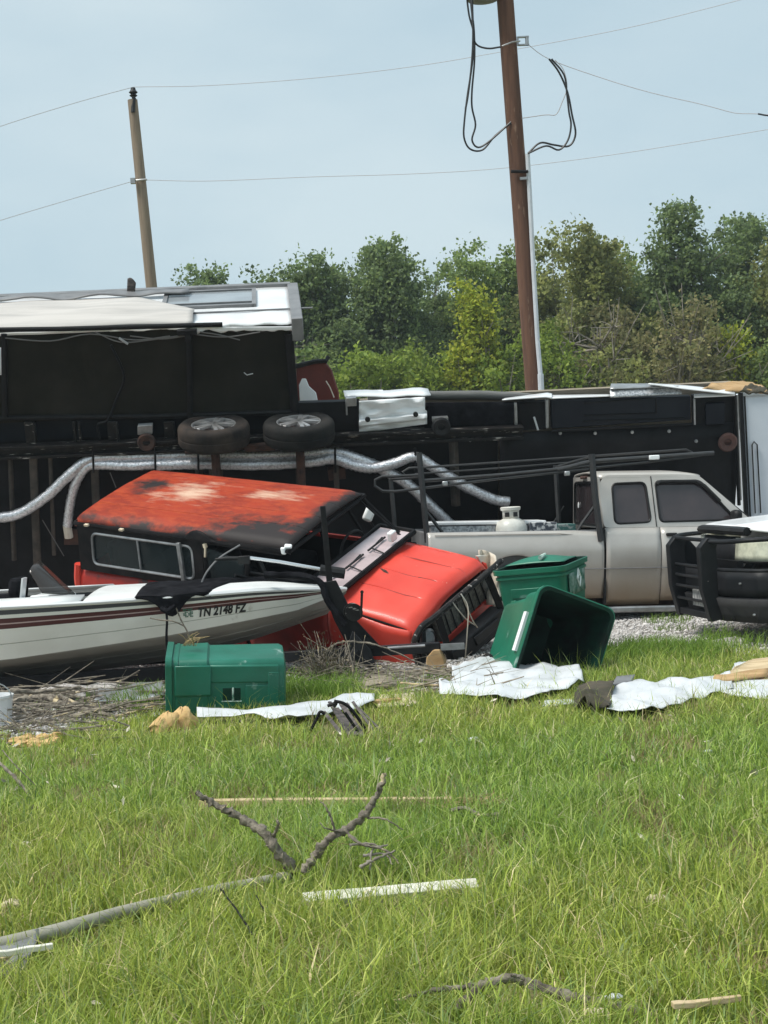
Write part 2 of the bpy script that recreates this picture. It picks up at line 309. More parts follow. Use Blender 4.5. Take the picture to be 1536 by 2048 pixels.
def wheel(parent, c, R, r, wdt, tm, rm, spokes=5, name='wheel', dish=.35):
    R = np.array(R); a = MB(); hw = wdt/2; ri = r*.62
    prof = [(ri, -hw*.86), (ri*1.06, -hw*.97), (r*.9, -hw), (r*.97, -hw*.8), (r, -hw*.55), (r, -hw*.1), (r*.985, -hw*.08), (r*.985, hw*.08), (r, hw*.1), (r, hw*.55), (r*.97, hw*.8), (r*.9, hw), (ri*1.06, hw*.97), (ri, hw*.86)]
    a.lathe(prof, 36, c, R, cap=False); t = a.build(name, tm, parent, 50)
    b = MB(); b.lathe([(ri*1.0, hw*.9), (ri*.93, hw*.86), (ri*.90, hw*.3), (ri*.88, -hw*.8)], 32, c, R, cap=False)
    for k in range(spokes):
        for d in (-.16, .16):
            an = 2*math.pi*k/spokes+d; Rk = R@np.array(Matrix.Rotation(an, 3, 'Z'))
            b.box(np.array(c)+Rk@np.array([ri*.5, 0, hw*(.9-dish*.5)]), (ri*.84, ri*.17, hw*.22), Rk)
    b.lathe([(ri*.26, hw*.5), (ri*.26, hw*.74), (ri*.2, hw*.80), (.001, hw*.82)], 16, c, R)
    b.build('rim', rm, t, 30); d = MB(); d.lathe([(ri*.9, hw*.05), (.002, hw*.1)], 24, c, R, cap=False); d.build('brake_drum', M['rust'], t); return t

# ------------------------------------------------------------------ ground
bpx = [(-500, 1500), (0, 1478), (120, 1470), (240, 1436), (330, 1424), (560, 1392), (700, 1368), (880, 1384), (1020, 1368), (1165, 1346), (1215, 1318), (1536, 1306), (1900, 1296)]
bw = np.array([G(*q)[:2] for q in bpx])
def edgeY(X): return np.interp(X, bw[:, 0], bw[:, 1])
g = MB(); S = 1500
g.add([(-S, -S, -.03), (S, -S, -.03), (S, S, -.03), (-S, S, -.03)], [(0, 1, 2, 3)])
o = g.build('ground', M['soil'], smooth=0); o['kind'] = 'structure'
xs = sorted(set(lin(-14, 14, 141))); g = MB()
def gz(x, y): return .012*nz3((x, y, 0), 1.5)+.02*nz3((x, y, 5), .4)
g.grid(lambda x, t: (x, 1.5+(edgeY(x)+.15-1.5)*t, gz(x, 1.5+(edgeY(x)+.15-1.5)*t)-.004), xs, lin(0, 1, 80))
o = g.build('lawn', M['soil']); o['kind'] = 'structure'
g = MB(); g.grid(lambda x, t: (x, (edgeY(x)-.35)+(23-edgeY(x)+.35)*t, -.012+.03*nz3((x, t*11, 9), 1.1)*min(1, t*8)+.006), xs, lin(0, 1, 90))
o = g.build('gravel_yard', M['gravel']); o['kind'] = 'structure'

# gravel stones lying proud of the yard: nobody could count them
def np_mesh(name, V, F, m, col=None, kind=None, smooth=False, loc=(0, 0, 0), parent=None):
    me = bpy.data.meshes.new(name); nf, k = F.shape
    me.vertices.add(len(V)); me.vertices.foreach_set('co', V.astype(np.float32).ravel())
    me.loops.add(nf*k); me.loops.foreach_set('vertex_index', F.astype(np.int32).ravel())
    me.polygons.add(nf); me.polygons.foreach_set('loop_start', np.arange(0, nf*k, k, dtype=np.int32))
    if smooth: me.polygons.foreach_set('use_smooth', np.ones(nf, bool))
    if col is not None:
        a = me.attributes.new('col', 'FLOAT_COLOR', 'POINT'); a.data.foreach_set('color', np.c_[col, np.ones(len(col))].astype(np.float32).ravel())
    me.update(calc_edges=True); me.materials.append(m); o = bpy.data.objects.new(name, me); SC.collection.objects.link(o); o.location = loc
    if parent is not None: o.parent = parent
    if kind: o['kind'] = kind
    return o
octv = np.array([[1, 0, 0], [-1, 0, 0], [0, 1, 0], [0, -1, 0], [0, 0, 1], [0, 0, -1]], float)
octf = np.array([[0, 2, 4], [2, 1, 4], [1, 3, 4], [3, 0, 4], [2, 0, 5], [1, 2, 5], [3, 1, 5], [0, 3, 5]])
n = 34000; X = RNG.uniform(-4.2, 5.0, n); Y = edgeY(X)+RNG.uniform(-.25, 4.3, n)**1.0; sz = RNG.uniform(.006, .020, n)*(1+.9*(RNG.random(n) > .94))
base = octv[None]*sz[:, None, None]*RNG.uniform(.6, 1.3, (n, 6, 1)); base[:, :, 2] *= .6
V = (base+np.stack([X, Y, np.full(n, .012)], 1)[:, None]).reshape(-1, 3); F = (octf[None]+(np.arange(n)*6)[:, None, None]).reshape(-1, 3)
tone = RNG.uniform(.38, .66, (n, 1))*np.array([[1, .955, .92]])
np_mesh('gravel', V, F, M['stone'], np.repeat(tone, 6, 0), 'stuff')

# ------------------------------------------------------------------ grass blades
def vnoise(x, y, s, seed):
    r = np.random.default_rng(seed); T = r.random((64, 64)); x = x*s+100; y = y*s+100; i = np.floor(x).astype(int); j = np.floor(y).astype(int); fx = x-i; fy = y-j
    fx = fx*fx*(3-2*fx); fy = fy*fy*(3-2*fy); a = T[i % 64, j % 64]; b = T[(i+1) % 64, j % 64]; c = T[i % 64, (j+1) % 64]; d = T[(i+1) % 64, (j+1) % 64]
    return (a*(1-fx)+b*fx)*(1-fy)+(c*(1-fx)+d*fx)*fy
# grass is pressed flat under the sheets and boards that lie on it
def inpoly(x, y, poly):
    c = np.zeros(len(x), bool); n = len(poly)
    for i in range(n):
        (x0, y0), (x1, y1) = poly[i], poly[i-1]
        with np.errstate(divide='ignore', invalid='ignore'): c ^= ((y0 > y) != (y1 > y)) & (x < (x1-x0)*(y-y0)/(y1-y0)+x0)
    return c
FLAT = [[(875, 1398), (1000, 1350), (1165, 1356), (1178, 1386), (1100, 1408), (1000, 1416), (880, 1406)], [(1208, 1446), (1225, 1390), (1330, 1380), (1475, 1372), (1475, 1396), (1390, 1420), (1300, 1446)], [(1410, 1384), (1470, 1340), (1600, 1340), (1600, 1416), (1440, 1404)],
        [(390, 1456), (390, 1440), (600, 1428), (755, 1406), (760, 1428), (600, 1464)], [(420, 1614), (470, 1594), (900, 1590), (920, 1612)], [(596, 1822), (600, 1776), (950, 1756), (965, 1786)], [(-40, 1935), (-40, 1895), (240, 1822), (240, 1846), (100, 1900)], [(290, 1480), (300, 1440), (395, 1434), (398, 1474)], [(640, 1490), (640, 1410), (720, 1410), (740, 1490)], [(10, 1510), (20, 1470), (130, 1470), (120, 1505)], [(1340, 2020), (1345, 2000), (1485, 1988), (1485, 2005)],
        [(880, 2040), (1000, 1955), (1060, 1955), (1320, 2025), (1300, 2048)], [(888, 1640), (895, 1612), (1000, 1612), (1008, 1640)], [(885, 1845), (885, 1825), (915, 1825), (910, 1845)]]
FLATW = [[tuple(G(*p)[:2]) for p in pl] for pl in FLAT]
def pressed(X, Y):
    k = np.ones(len(X))
    for pl in FLATW: k[inpoly(X, Y, pl)] = .22
    return k
def blades(n, y0, y1, hmin, hmax, wd):
    Y = RNG.uniform(y0, y1, n); X = RNG.uniform(-1, 1, n)*(.27*Y+1.7)
    e = edgeY(X)+(vnoise(X, Y, 3.0, 3)-.5)*.5; n1 = vnoise(X, Y, 1.3, 1); n2 = vnoise(X, Y, 3.6, 2); n4 = vnoise(X, Y, .6, 8)
    keep = (Y < e) & (RNG.random(n) < .35+.9*n2) & (RNG.random(n) < pressed(X, Y))
    X, Y, n1, n2, n4 = X[keep], Y[keep], n1[keep], n2[keep], n4[keep]; n = len(X)
    h = (hmin+(hmax-hmin)*RNG.random(n)**1.6)*(.7+.5*n1)*(.85+.3*n2); wv = wd*RNG.uniform(.6, 1.4, n)
    az = RNG.uniform(0, 2*np.pi, n); lean = RNG.beta(1.6, 1.7, n)*1.55+.05; yaw = az+RNG.uniform(-1, 1, n)*1.2
    dx, dy = np.cos(az), np.sin(az); wx, wy = -np.sin(yaw), np.cos(yaw)
    V = np.zeros((n, 5, 3))
    for k, (t, wf) in enumerate(((0, 1.0), (.55, .8))):
        hor = h*lean*t**1.9*.8; ver = h*(t-.28*lean*t**2.2)
        for sgn, q in ((-1, 2*k), (1, 2*k+1)):
            V[:, q, 0] = X+dx*hor+sgn*wx*wv*wf*.5; V[:, q, 1] = Y+dy*hor+sgn*wy*wv*wf*.5; V[:, q, 2] = ver
    V[:, 4, 0] = X+dx*h*lean*.8; V[:, 4, 1] = Y+dy*h*lean*.8; V[:, 4, 2] = h*(1-.28*lean)
    pal = np.array([[.295, .392, .058], [.35, .445, .080], [.21, .315, .058], [.47, .52, .15], [.24, .34, .12], [.70, .62, .36]])
    # cool green, warm green and dry patches follow the lawn, not the light
    r = RNG.random(n); idx = np.where(r < .28, 0, np.where(r < .52, 1, np.where(r < .69, 2, np.where(r < .84, 3, np.where(r < .95, 4, 5)))))
    c = pal[idx]*RNG.uniform(.72, 1.25, (n, 1)); mixv = np.clip((n4-.45)*1.6, -.5, .5)[:, None]; c = c*(1+mixv*np.array([[.25, .08, .1]]))
    n5 = vnoise(X, Y, 2.1, 21); dry = ((n2 < .22) & (RNG.random(n) < .45)) | ((n5 > .86) & (RNG.random(n) < .22)); c[dry] = np.array([.33, .27, .13])*RNG.uniform(.7, 1.2, (dry.sum(), 1))
    b = np.arange(n)*5
    return V.reshape(-1, 3), np.concatenate([(np.array([[0, 1, 3], [0, 3, 2], [2, 3, 4]])[None]+b[:, None, None]).reshape(-1, 3)]), np.repeat(c, 5, 0)
parts = [blades(205000, 3.7, 7.2, .05, .20, .0050), blades(240000, 7.0, 13.2, .05, .14, .0060), blades(15000, 4.0, 12.5, .15, .32, .0042), blades(19000, 3.9, 8.5, .03, .10, .012), blades(12000, 3.9, 10, .10, .20, .009)]
off = 0; VV, FF, CC = [], [], []
for V, F, c in parts: VV.append(V); FF.append(F+off); CC.append(c); off += len(V)
np_mesh('grass', np.concatenate(VV), np.concatenate(FF), M['grass'], np.concatenate(CC), 'stuff', smooth=True)
# weeds growing through the gravel, joined as ground cover
exec("""
def tufts(spots):
    VV, FF, CC = [], [], []; off = 0
    for (px, py, r, n, h) in spots:
        p = G(px, py); a = RNG.uniform(0, 2*np.pi, n); d = r*np.sqrt(RNG.random(n)); X = p[0]+d*np.cos(a); Y = p[1]+d*np.sin(a)
        hh = h*RNG.uniform(.4, 1.1, n); az = RNG.uniform(0, 2*np.pi, n); ln = RNG.uniform(.1, .8, n); ww = .006
        V = np.zeros((n, 5, 3)); ox, oy = -np.sin(az+1)*ww/2, np.cos(az+1)*ww/2
        for k, t in ((0, 0), (1, .55)):
            for s, q in ((-1, 2*k), (1, 2*k+1)):
                V[:, q, 0] = X+np.cos(az)*hh*ln*t*t+s*ox; V[:, q, 1] = Y+np.sin(az)*hh*ln*t*t+s*oy; V[:, q, 2] = hh*t
        V[:, 4, 0] = X+np.cos(az)*hh*ln; V[:, 4, 1] = Y+np.sin(az)*hh*ln; V[:, 4, 2] = hh*(1-.3*ln)
        VV.append(V.reshape(-1, 3)); FF.append((np.array([[0, 1, 3], [0, 3, 2], [2, 3, 4]])[None]+(np.arange(n)*5)[:, None, None]).reshape(-1, 3)+off); off += n*5
        c = np.array([[.17, .27, .045]])*RNG.uniform(.7, 1.5, (n, 1))*np.array([[1, 1, 1]]); CC.append(np.repeat(c, 5, 0))
    return np.concatenate(VV), np.concatenate(FF), np.concatenate(CC)
""")
sp = [(1180+RNG.uniform(-20, 360), 1318+RNG.uniform(-14, 8), .22, 90, .2) for _ in range(34)]+[(1335, 1245, .3, 160, .12), (1350, 1262, .2, 80, .1), (1480, 1292, .35, 200, .2), (1430, 1290, .15, 60, .26), (1300, 1285, .2, 40, .1)]
sp += [(580+RNG.uniform(-30, 130), 1385+RNG.uniform(-20, 15), .2, 110, .2) for _ in range(14)]+[(860, 1365, .2, 90, .12), (900, 1362, .2, 60, .1), (420+RNG.uniform(-60, 60), 1425, .3, 200, .16), (500, 1418, .3, 200, .15), (260, 1420, .25, 200, .2), (220, 1395, .2, 80, .14), (120, 1420, .3, 110, .12), (300, 1405, .2, 140, .2)]
V, F, c = tufts(sp); np_mesh('weeds', V, F, M['grass'], c, 'stuff', smooth=True)

# ------------------------------------------------------------------ trees
def tree(name, label, px, top, Y, wpx, style, leaves, low=.28, gap=.5, group='trees standing behind the overturned trailer', trunks=1, seed=0):
    r = np.random.default_rng(seed+int(px)); base = P(px, 1000, Y); base[2] = 0; s = FPX/Y
    H = P(px, top, Y)[2]; W = wpx/s
    t = thing(name, label, 'tree' if 'tree' in name else 'shrub', base, group)
    pal = {'dark': ((0.180, 0.243, 0.099), (0.222, 0.288, 0.106), (0.150, 0.203, 0.100)), 'mid': ((0.215, 0.288, 0.087), (0.252, 0.316, 0.097), (0.168, 0.235, 0.084)),
           'olive': ((0.263, 0.288, 0.093), (0.299, 0.307, 0.108), (0.215, 0.240, 0.093)), 'lime': ((0.330, 0.378, 0.044), (0.379, 0.389, 0.048), (0.257, 0.318, 0.044)),
           'fresh': ((0.221, 0.295, 0.050), (0.262, 0.331, 0.058), (0.172, 0.242, 0.048)), 'bare': ((0.252, 0.243, 0.102), (0.291, 0.258, 0.121), (0.215, 0.219, 0.097))}[style]
    leaves = int(leaves*3.0); per = 42; nc = max(12, int(leaves/per)); z0 = H*low
    if style == 'lime':
        lobes = [(W*.5*(1-t_)*math.cos(a_)*.85+r.normal(0, .16), W*.4*(1-t_)*math.sin(a_)*.5, z0+(H-z0)*(.12+.78*t_), W*(.26-.13*t_)*r.uniform(.7, 1.2), .13*(H-z0)) for t_, a_ in zip(r.uniform(0, 1, 15), r.uniform(0, 6.28, 15))]
    else:
        nl = int(8+3.0*W); lobes = []
        for k in range(nl):
            dx = r.uniform(-.5, .5)*W; f_ = 1-(abs(dx)/(W*.5))**2*.34; top_ = z0+(H-z0)*f_*(1 if k == 0 else r.uniform(.62, 1.0)); 
            if k == 0: dx *= .3; top_ = H
            rx = r.uniform(.50, .98)*(1 if H > 6 else .8); rz = rx*r.uniform(.9, 1.4); lobes.append((dx*1.0, r.uniform(-.35, .35)*W, max(z0+rz*.4, top_-rz), rx, rz))
        for k in range(int(nl*.9)):
            rx = r.uniform(.40, .75); lobes.append((r.uniform(-.46, .46)*W, r.uniform(-.4, .4)*W, z0+(H-z0)*r.uniform(.04, .6), rx, rx*r.uniform(.7, 1.3)))
    lb = np.array(lobes); wgt = lb[:, 3]**1.6*lb[:, 4]; wgt /= wgt.sum(); li = r.choice(len(lb), nc, p=wgt)
    d_ = r.normal(0, 1, (nc, 3)); d_ /= np.linalg.norm(d_, axis=1)[:, None]; rr_ = (r.uniform(.3, 1.0, nc)**.6+(r.random(nc) < .14)*r.uniform(.1, .55, nc))[:, None]
    cl = lb[li, :3]+d_*rr_*np.stack([lb[li, 3], lb[li, 3], lb[li, 4]], 1); cl[:, 2] = np.maximum(cl[:, 2], .1)
    cc = np.repeat(cl, per, 0); n = len(cc)
    rad_ = np.repeat(r.uniform(.10, .26, nc), per)[:, None]
    pos = cc+r.normal(0, 1, (n, 3))*rad_*np.array([1, 1, .75]); pos[:, 2] = np.clip(pos[:, 2], .05, None)
    a = r.normal(0, 1, (n, 3)); a /= np.linalg.norm(a, axis=1)[:, None]; b = r.normal(0, 1, (n, 3)); b -= a*(a*b).sum(1)[:, None]; b /= np.linalg.norm(b, axis=1)[:, None]
    L = r.uniform(.045, .10, n)[:, None]*(1 if style != 'lime' else .9); Wd = L*r.uniform(.5, .85, n)[:, None]
    nn = np.cross(a, b)*L*.22
    V = np.stack([pos-a*L, pos+b*Wd+nn, pos+a*L, pos-b*Wd+nn], 1).reshape(-1, 3); k = np.arange(n)*4
    F = np.stack([np.stack([k, k+1, k+2], 1), np.stack([k, k+2, k+3], 1)], 1).reshape(-1, 3)
    cp = np.array(pal); base_c = cp[r.integers(0, 3, n)]*r.uniform(.75, 1.3, (n, 1))*np.repeat(r.uniform(.75, 1.35, (nc, 1)), per, 0)
    np_mesh('crown', V, F, M['leaf'], np.repeat(base_c, 4, 0), parent=t)
    tb = MB()
    for q in range(trunks):
        ox = (q-(trunks-1)/2)*.35; bend = r.uniform(-.5, .5)
        tr = spline([(ox, 0, 0), (ox*1.4+bend*.3, r.uniform(-.2, .2), H*.25), (ox*2.0+bend*.6, r.uniform(-.3, .3), H*.5), (ox*2.6+bend, 0, H*.86)], 4)
        tb.tube(tr, lin(.05+.012*H, .02, len(tr)), 6, rn=.2)
        for j in range(int(14 if style != 'bare' else 20)):
            i = r.integers(2, len(tr)-1); tgt = lb[r.integers(0, len(lb)), :3]+np.array([0, -.35, .2])
            if tgt[2] < tr[i][2]-.3: tgt = tgt*np.array([1, 1, 0])+np.array([0, 0, tr[i][2]+.5])
            mid = (tr[i]+tgt)/2+r.normal(0, .15, 3); br = spline([tr[i], mid, tgt], 3); tb.tube(br, lin(.042 if style == 'bare' else .035, .012, len(br)), 5, rn=.3)
            if style == 'bare':
                for _ in range(4):
                    e = tgt+r.normal(0, .55, 3); e[2] = max(e[2], .3); tb.tube([br[len(br)//2], (br[len(br)//2]+e)/2+r.normal(0, .1, 3), e], [.020, .014, .008], 4)
    tb.build('trunk', M['bark'], t, 60)
    return t
T = [('tree', 'low dark round tree peeking over the white trailer roof beside the tan pole', 330, 574, 58, 90, 'dark', 3000),
     ('tree', 'dark leafy tree rising above the white slide-out window', 432, 522, 54, 165, 'dark', 7000),
     ('tree', 'small dark tree between the slide-out roof corner and its taller neighbour', 525, 556, 56, 140, 'dark', 5000),
     ('tree', 'broad dark tree with ragged top just past the trailer corner', 625, 508, 52, 190, 'dark', 10500),
     ('tree', 'thin ragged dark tree next to the gap of sky above the red wreckage', 708, 528, 53, 160, 'dark', 7000),
     ('tree', 'tall pointed dark green tree in the middle of the tree line', 800, 484, 52, 170, 'dark', 10500),
     ('tree', 'dark tree with open crown between the pointed tree and the lime sapling', 885, 512, 54, 140, 'dark', 7500),
     ('tree', 'full green tree close beside the brown utility pole on its open side', 965, 490, 53, 150, 'mid', 8500),
     ('tree', 'green tree whose crown passes behind the brown utility pole', 1040, 484, 55, 120, 'mid', 6500),
     ('tree', 'feathery pale-topped tree just past the white conduit of the pole', 1125, 478, 53, 150, 'olive', 8000),
     ('tree', 'wide olive tree with visible grey limbs above the silver pickup bed', 1205, 458, 50, 200, 'olive', 10500),
     ('tree', 'olive tree with sparse edge beside a bright gap of sky', 1275, 480, 52, 120, 'mid', 5600),
     ('tree', 'tallest dark tree with bushy lobed top above the white trailer', 1405, 398, 50, 180, 'dark', 11500),
     ('tree', 'dense dark tree filling the end of the tree line over the white trailer', 1490, 422, 52, 170, 'dark', 10000),
     ('tree', 'olive tree at the very end of the tree line cut by the picture edge', 1590, 460, 50, 190, 'olive', 8000)]
for i, a in enumerate(T): tree(*a[:2], *a[2:], seed=i, low=.2, gap=.8)
T2 = [('sapling_tree', 'bright lime green sapling in front of the darker trees by the utility pole', 975, 566, 46, 150, 'lime', 5200, .12),
      ('shrub', 'fresh green bush just behind the red and white wreckage', 745, 705, 46, 190, 'fresh', 5200, .02),
      ('shrub', 'round green bush below the pointed tree', 850, 690, 47, 170, 'fresh', 5000, .02),
      ('shrub', 'low green bush at the foot of the brown utility pole', 1025, 690, 46, 150, 'fresh', 4600, .02),
      ('shrub', 'green bush right of the white conduit', 1120, 640, 47, 190, 'fresh', 6000, .02),
      ('bare_tree', 'half-bare tree with forked grey limbs behind the silver sheet metal', 1215, 590, 47, 210, 'bare', 3600, .15),
      ('shrub', 'olive bush below the half-bare forked tree', 1250, 690, 46, 160, 'olive', 3800, .02),
      ('bare_tree', 'pale-limbed bare tree standing above the peeled plywood', 1385, 600, 46, 180, 'bare', 3200, .15),
      ('shrub', 'yellow green bush at the edge beside the bare pale-limbed tree', 1475, 600, 46, 150, 'lime', 4200, .02),
      ('shrub', 'dark green bush at the end of the row over the white trailer', 1530, 690, 46, 150, 'mid', 4200, .02),
      ('shrub', 'dull green bush between the two bare trees', 1310, 690, 48, 140, 'olive', 3400, .02),
      ('shrub', 'low green bush hidden in part by the black slide-out end', 640, 690, 48, 170, 'mid', 4500, .02)]
for i, a in enumerate(T2): tree(*a[:8], low=a[8], gap=.5, group='bushes and saplings in front of the tree line', trunks=2 if 'bare' in a[0] else 1, seed=50+i)
for i, (px, top, wp) in enumerate(((480, 600, 200), (680, 590, 220), (850, 585, 220), (1030, 570, 220), (1170, 580, 200), (1330, 620, 230), (1500, 560, 220))):
    tree('tree', ['dim green tree in the second row deep behind the slide-out corner', 'dim green tree in the second row behind the red wreckage', 'dim green tree in the second row behind the pointed tree', 'dim green tree in the second row behind the brown pole', 'dim green tree in the second row behind the wide olive tree', 'dim green tree in the second row behind the bright sky gap', 'dim green tree in the second row behind the white trailer'][i], px, top, 64, wp, 'dark', 5200, low=.1, gap=.2, seed=90+i, group='second row of trees')

# thin humid air between the yard and the tree line
hz = MB(); hz.box((0, 38, 6), (150, 92, 14.2)); ho = hz.build('haze', None, smooth=0); ho['kind'] = 'stuff'
hm = bpy.data.materials.new('haze_air'); hm.use_nodes = True; hm.node_tree.nodes.clear(); hv = hm.node_tree.nodes.new('ShaderNodeVolumePrincipled'); hv.inputs['Color'].default_value = (.80, .90, .98, 1); hv.inputs['Density'].default_value = .0007
hoo = hm.node_tree.nodes.new('ShaderNodeOutputMaterial'); hm.node_tree.links.new(hv.outputs[0], hoo.inputs['Volume']); ho.data.materials.clear(); ho.data.materials.append(hm)

# ------------------------------------------------------------------ utility poles, cables
def utility_pole(label, pts_px, Y, r0, r1, m):
    b = P(*pts_px[-1], Y); a = P(*pts_px[0], Y); d = (a-b)/(a[2]-b[2]); foot = b-d*b[2]
    t = thing('utility_pole', label, 'pole', foot, 'wooden utility poles'); q = MB()
    q.tube([foot-foot+np.array([0, 0, 0])+d*z for z in lin(0, a[2], 14)], lin(r0, r1, 14), 18, rn=.02); q.build('shaft', m, t, 60)
    return t, foot, d
Y1 = 23.0
pole, pf, pd = utility_pole('brown leaning utility pole carrying a white conduit and dangling black cables', [(1006, -60), (1068, 780)], Y1, .135, .128, M['pole'])
def onP(px, py, Y=Y1): return P(px, py, Y)
q = MB(); q.tube([onP(1055, 308, Y1-.13), onP(1060, 400, Y1-.13), onP(1066, 520, Y1-.13), onP(1075, 680, Y1-.13), onP(1081, 752, Y1-.13)], .036, 10)
q.build('conduit', M['conduit'], pole, world=True); q = MB(); q.tube([onP(1081, 748, Y1-.13), onP(1083, 800, Y1-.13)], .048, 10); 
q.tube([onP(1083, 800, Y1-.13), onP(1097, 1030, Y1-.13)], .042, 10); q.build('conduit_base', M['conduit'], pole, world=True)
q = MB(); q.tube([onP(1022, 343, Y1-.17), onP(1056, 343, Y1-.17)], .025, 6); q.build('conduit_strap', M['black'], pole, world=True)
q = MB(); q.box(onP(1047, 357, Y1-.15), (.11, .05, .04)); q.build('strap_clip', M['galv'], pole, world=True)
q = MB(); c = onP(1043, 84, Y1)
for dz in (-.06, .06): q.box(c+np.array([.03, -.05, dz]), (.16, .05, .02))
q.tube([c+np.array([.08, -.05, -.07]), c+np.array([.08, -.05, .07])], .028, 8); q.tube([c+np.array([-.06, -.05, -.07]), c+np.array([-.06, -.05, .07])], .015, 8); q.build('insulator_bracket', M['galv'], pole, world=True)
q = MB(); q.tube([onP(1004, 92, Y1-.17), onP(1025, 84, Y1-.19), onP(1040, 82, Y1-.12)], .012, 6); q.build('guy_grip', M['galv'], pole, world=True)
# transformer hanging above the picture, only its underside shows
c = onP(966, 2, Y1-.1); tr = MB(); tr.lathe([(.17, 0), (.235, .015), (.25, .05), (.25, .75), (.23, .8), (.05, .86)], 24, c); t0 = tr.build('transformer', M['trim'], pole, world=True)
q = MB(); q.box(c+np.array([.24, 0, .4]), (.12, .1, .5)); q.build('mounting_bracket', M['galv'], t0, world=True)
def cable(name, label, pts, r, m, group=None, n=5, world=True):
    q = MB(); q.tube(spline(pts, n), r, 5); o = q.build(name, m, smooth=60); return tag(o, label, 'cable', group)
D = lambda l, Y: [P(x, y, Y) for x, y in l]
cable('drop_cable', 'black cable hanging from the transformer in a long loop to the pole side', D([(932, -20), (938, 30), (948, 72), (944, 130), (935, 190), (929, 240), (928, 275), (940, 298), (965, 300), (990, 272), (1022, 246)], Y1-.12), .015, M['cable'], 'black cables hanging on the brown pole')
cable('drop_cable', 'black cable hanging inside the long transformer loop with a tighter bottom bend', D([(940, -20), (943, 20), (948, 60), (949, 120), (944, 180), (944, 215), (951, 250), (944, 280), (957, 295), (982, 280), (1022, 244)], Y1-.18), .015, M['cable'], 'black cables hanging on the brown pole')
cable('drop_cable', 'short black cable end dangling beside the long transformer loop', D([(944, -10), (946, 70), (943, 130), (936, 190), (931, 218)], Y1-.22), .016, M['cable'], 'black cables hanging on the brown pole')
cable('drop_cable', 'black cable swinging from the transformer drop to the insulator bracket', D([(942, -15), (946, 60), (952, 88), (975, 97), (1002, 94)], Y1-.2), .015, M['cable'], 'black cables hanging on the brown pole')
cable('service_cable', 'black cable looping from the service splice down into the conduit top', D([(1098, 118), (1118, 145), (1135, 185), (1144, 230), (1151, 268), (1138, 292), (1108, 290), (1080, 286), (1056, 307)], Y1-.1), .016, M['cable'], 'black cables hanging on the brown pole')
cable('service_cable', 'black cable with a bowed bundle sagging below the conduit loop', D([(1103, 118), (1128, 150), (1134, 190), (1138, 225), (1142, 250), (1136, 280), (1118, 300), (1092, 292), (1056, 307)], Y1-.2), .015, M['cable'], 'black cables hanging on the brown pole')
cable('service_cable', 'thin grey cable crossing from the splice back to the brown pole', D([(1110, 120), (1127, 140), (1134, 175), (1124, 205), (1112, 229), (1090, 230), (1034, 238)], Y1-.06), .007, M['wire'], 'black cables hanging on the brown pole')
cable('service_line', 'thin service line running from the pole bracket off the picture edge', D([(1052, 86), (1098, 118), (1200, 155), (1300, 185), (1400, 208), (1460, 224), (1480, 227), (1516, 228), (1560, 232)], Y1), .006, M['wire'])
cable('service_line', 'short black insulated line end at the picture edge', D([(1516, 228), (1545, 232), (1640, 236), (2400, 300)], Y1-.03), .014, M['cable'])
Y2 = 33.0
p2, f2, d2 = utility_pole('tan leaning utility pole with a pin insulator on its tip behind the overturned trailer', [(265, 200), (304, 583)], Y2, .15, .108, M['polegrey'])
q = MB(); q.tube([P(266, 225, Y2-.1), P(268, 196, Y2-.05)], .05, 6); q.lathe([(.05, 0), (.09, .03), (.05, .06), (.1, .1), (.06, .15), (.05, .2)], 10, P(267, 194, Y2-.05)); q.build('pin_insulator', M['trimdark'], p2, world=True)
q = MB(); q.tube([P(264, 362, Y2-.14), P(280, 360, Y2-.17), P(294, 359, Y2-.14)], .025, 6); q.box(P(266, 362, Y2-.15), (.1, .1, .12)); q.build('cross_clamp', M['galv'], p2, world=True)
cable('power_line', 'upper power line running from the tan pole tip off the near picture edge', D([(267, 174), (150, 206), (0, 253), (-200, 325), (-900, 600)], Y2-.05), .0065, M['wire'], 'power lines on the tan pole', 8)
cable('power_line', 'upper power line running from the tan pole tip past the brown pole', D([(267, 174), (420, 171), (620, 157), (820, 134), (990, 106), (1250, 57), (1480, 0), (1600, -34), (2400, -280)], Y2-.05), .0065, M['wire'], 'power lines on the tan pole', 8)
cable('power_line', 'lower power line sloping from the tan pole clamp to the near picture edge', D([(264, 363), (150, 396), (0, 441), (-200, 505), (-900, 760)], Y2-.15), .0065, M['wire'], 'power lines on the tan pole', 8)
cable('power_line', 'lower power line running from the tan pole clamp across behind the brown pole', D([(294, 360), (420, 362), (620, 354), (820, 348), (1010, 336), (1250, 306), (1536, 259), (1680, 236), (2500, 90)], Y2-.15), .0065, M['wire'], 'power lines on the tan pole', 8)

# ------------------------------------------------------------------ overturned travel trailer
TILT, YAW = rad(19), rad(4)
rp = P(430, 890, 17.1); RR = rotm(rx=TILT, rz=YAW)
rv = thing('travel_trailer', 'overturned travel trailer lying on its side with black underbelly and wheels facing the yard', 'trailer', pmat(rp, RR))
RI = np.array(RR).T
def L(px, py, off=0.0):
    o = RI@(CAM-rp); d = RI@ray(px, py); return o+d*((-off-o[1])/d[1])
def LT(px, py, z):
    o = RI@(CAM-rp); d = RI@ray(px, py); return o+d*((z-o[2])/d[2])
Z0 = -(rp[2]-.03)/math.cos(TILT)
def pxprism(pxs, off, th, name, m, parent=rv, bevel=.006, label=None):
    q = MB(); a = [L(x, y, off) for x, y in pxs]; n = len(a)
    q.add(a+[v+np.array([0, th, 0]) for v in a], [tuple(range(n)), tuple(range(2*n-1, n-1, -1))]+[(i, i+n, (i+1) % n+n, (i+1) % n) for i in range(n)])
    return q.build(name, m, parent, bevel=bevel, label=label)
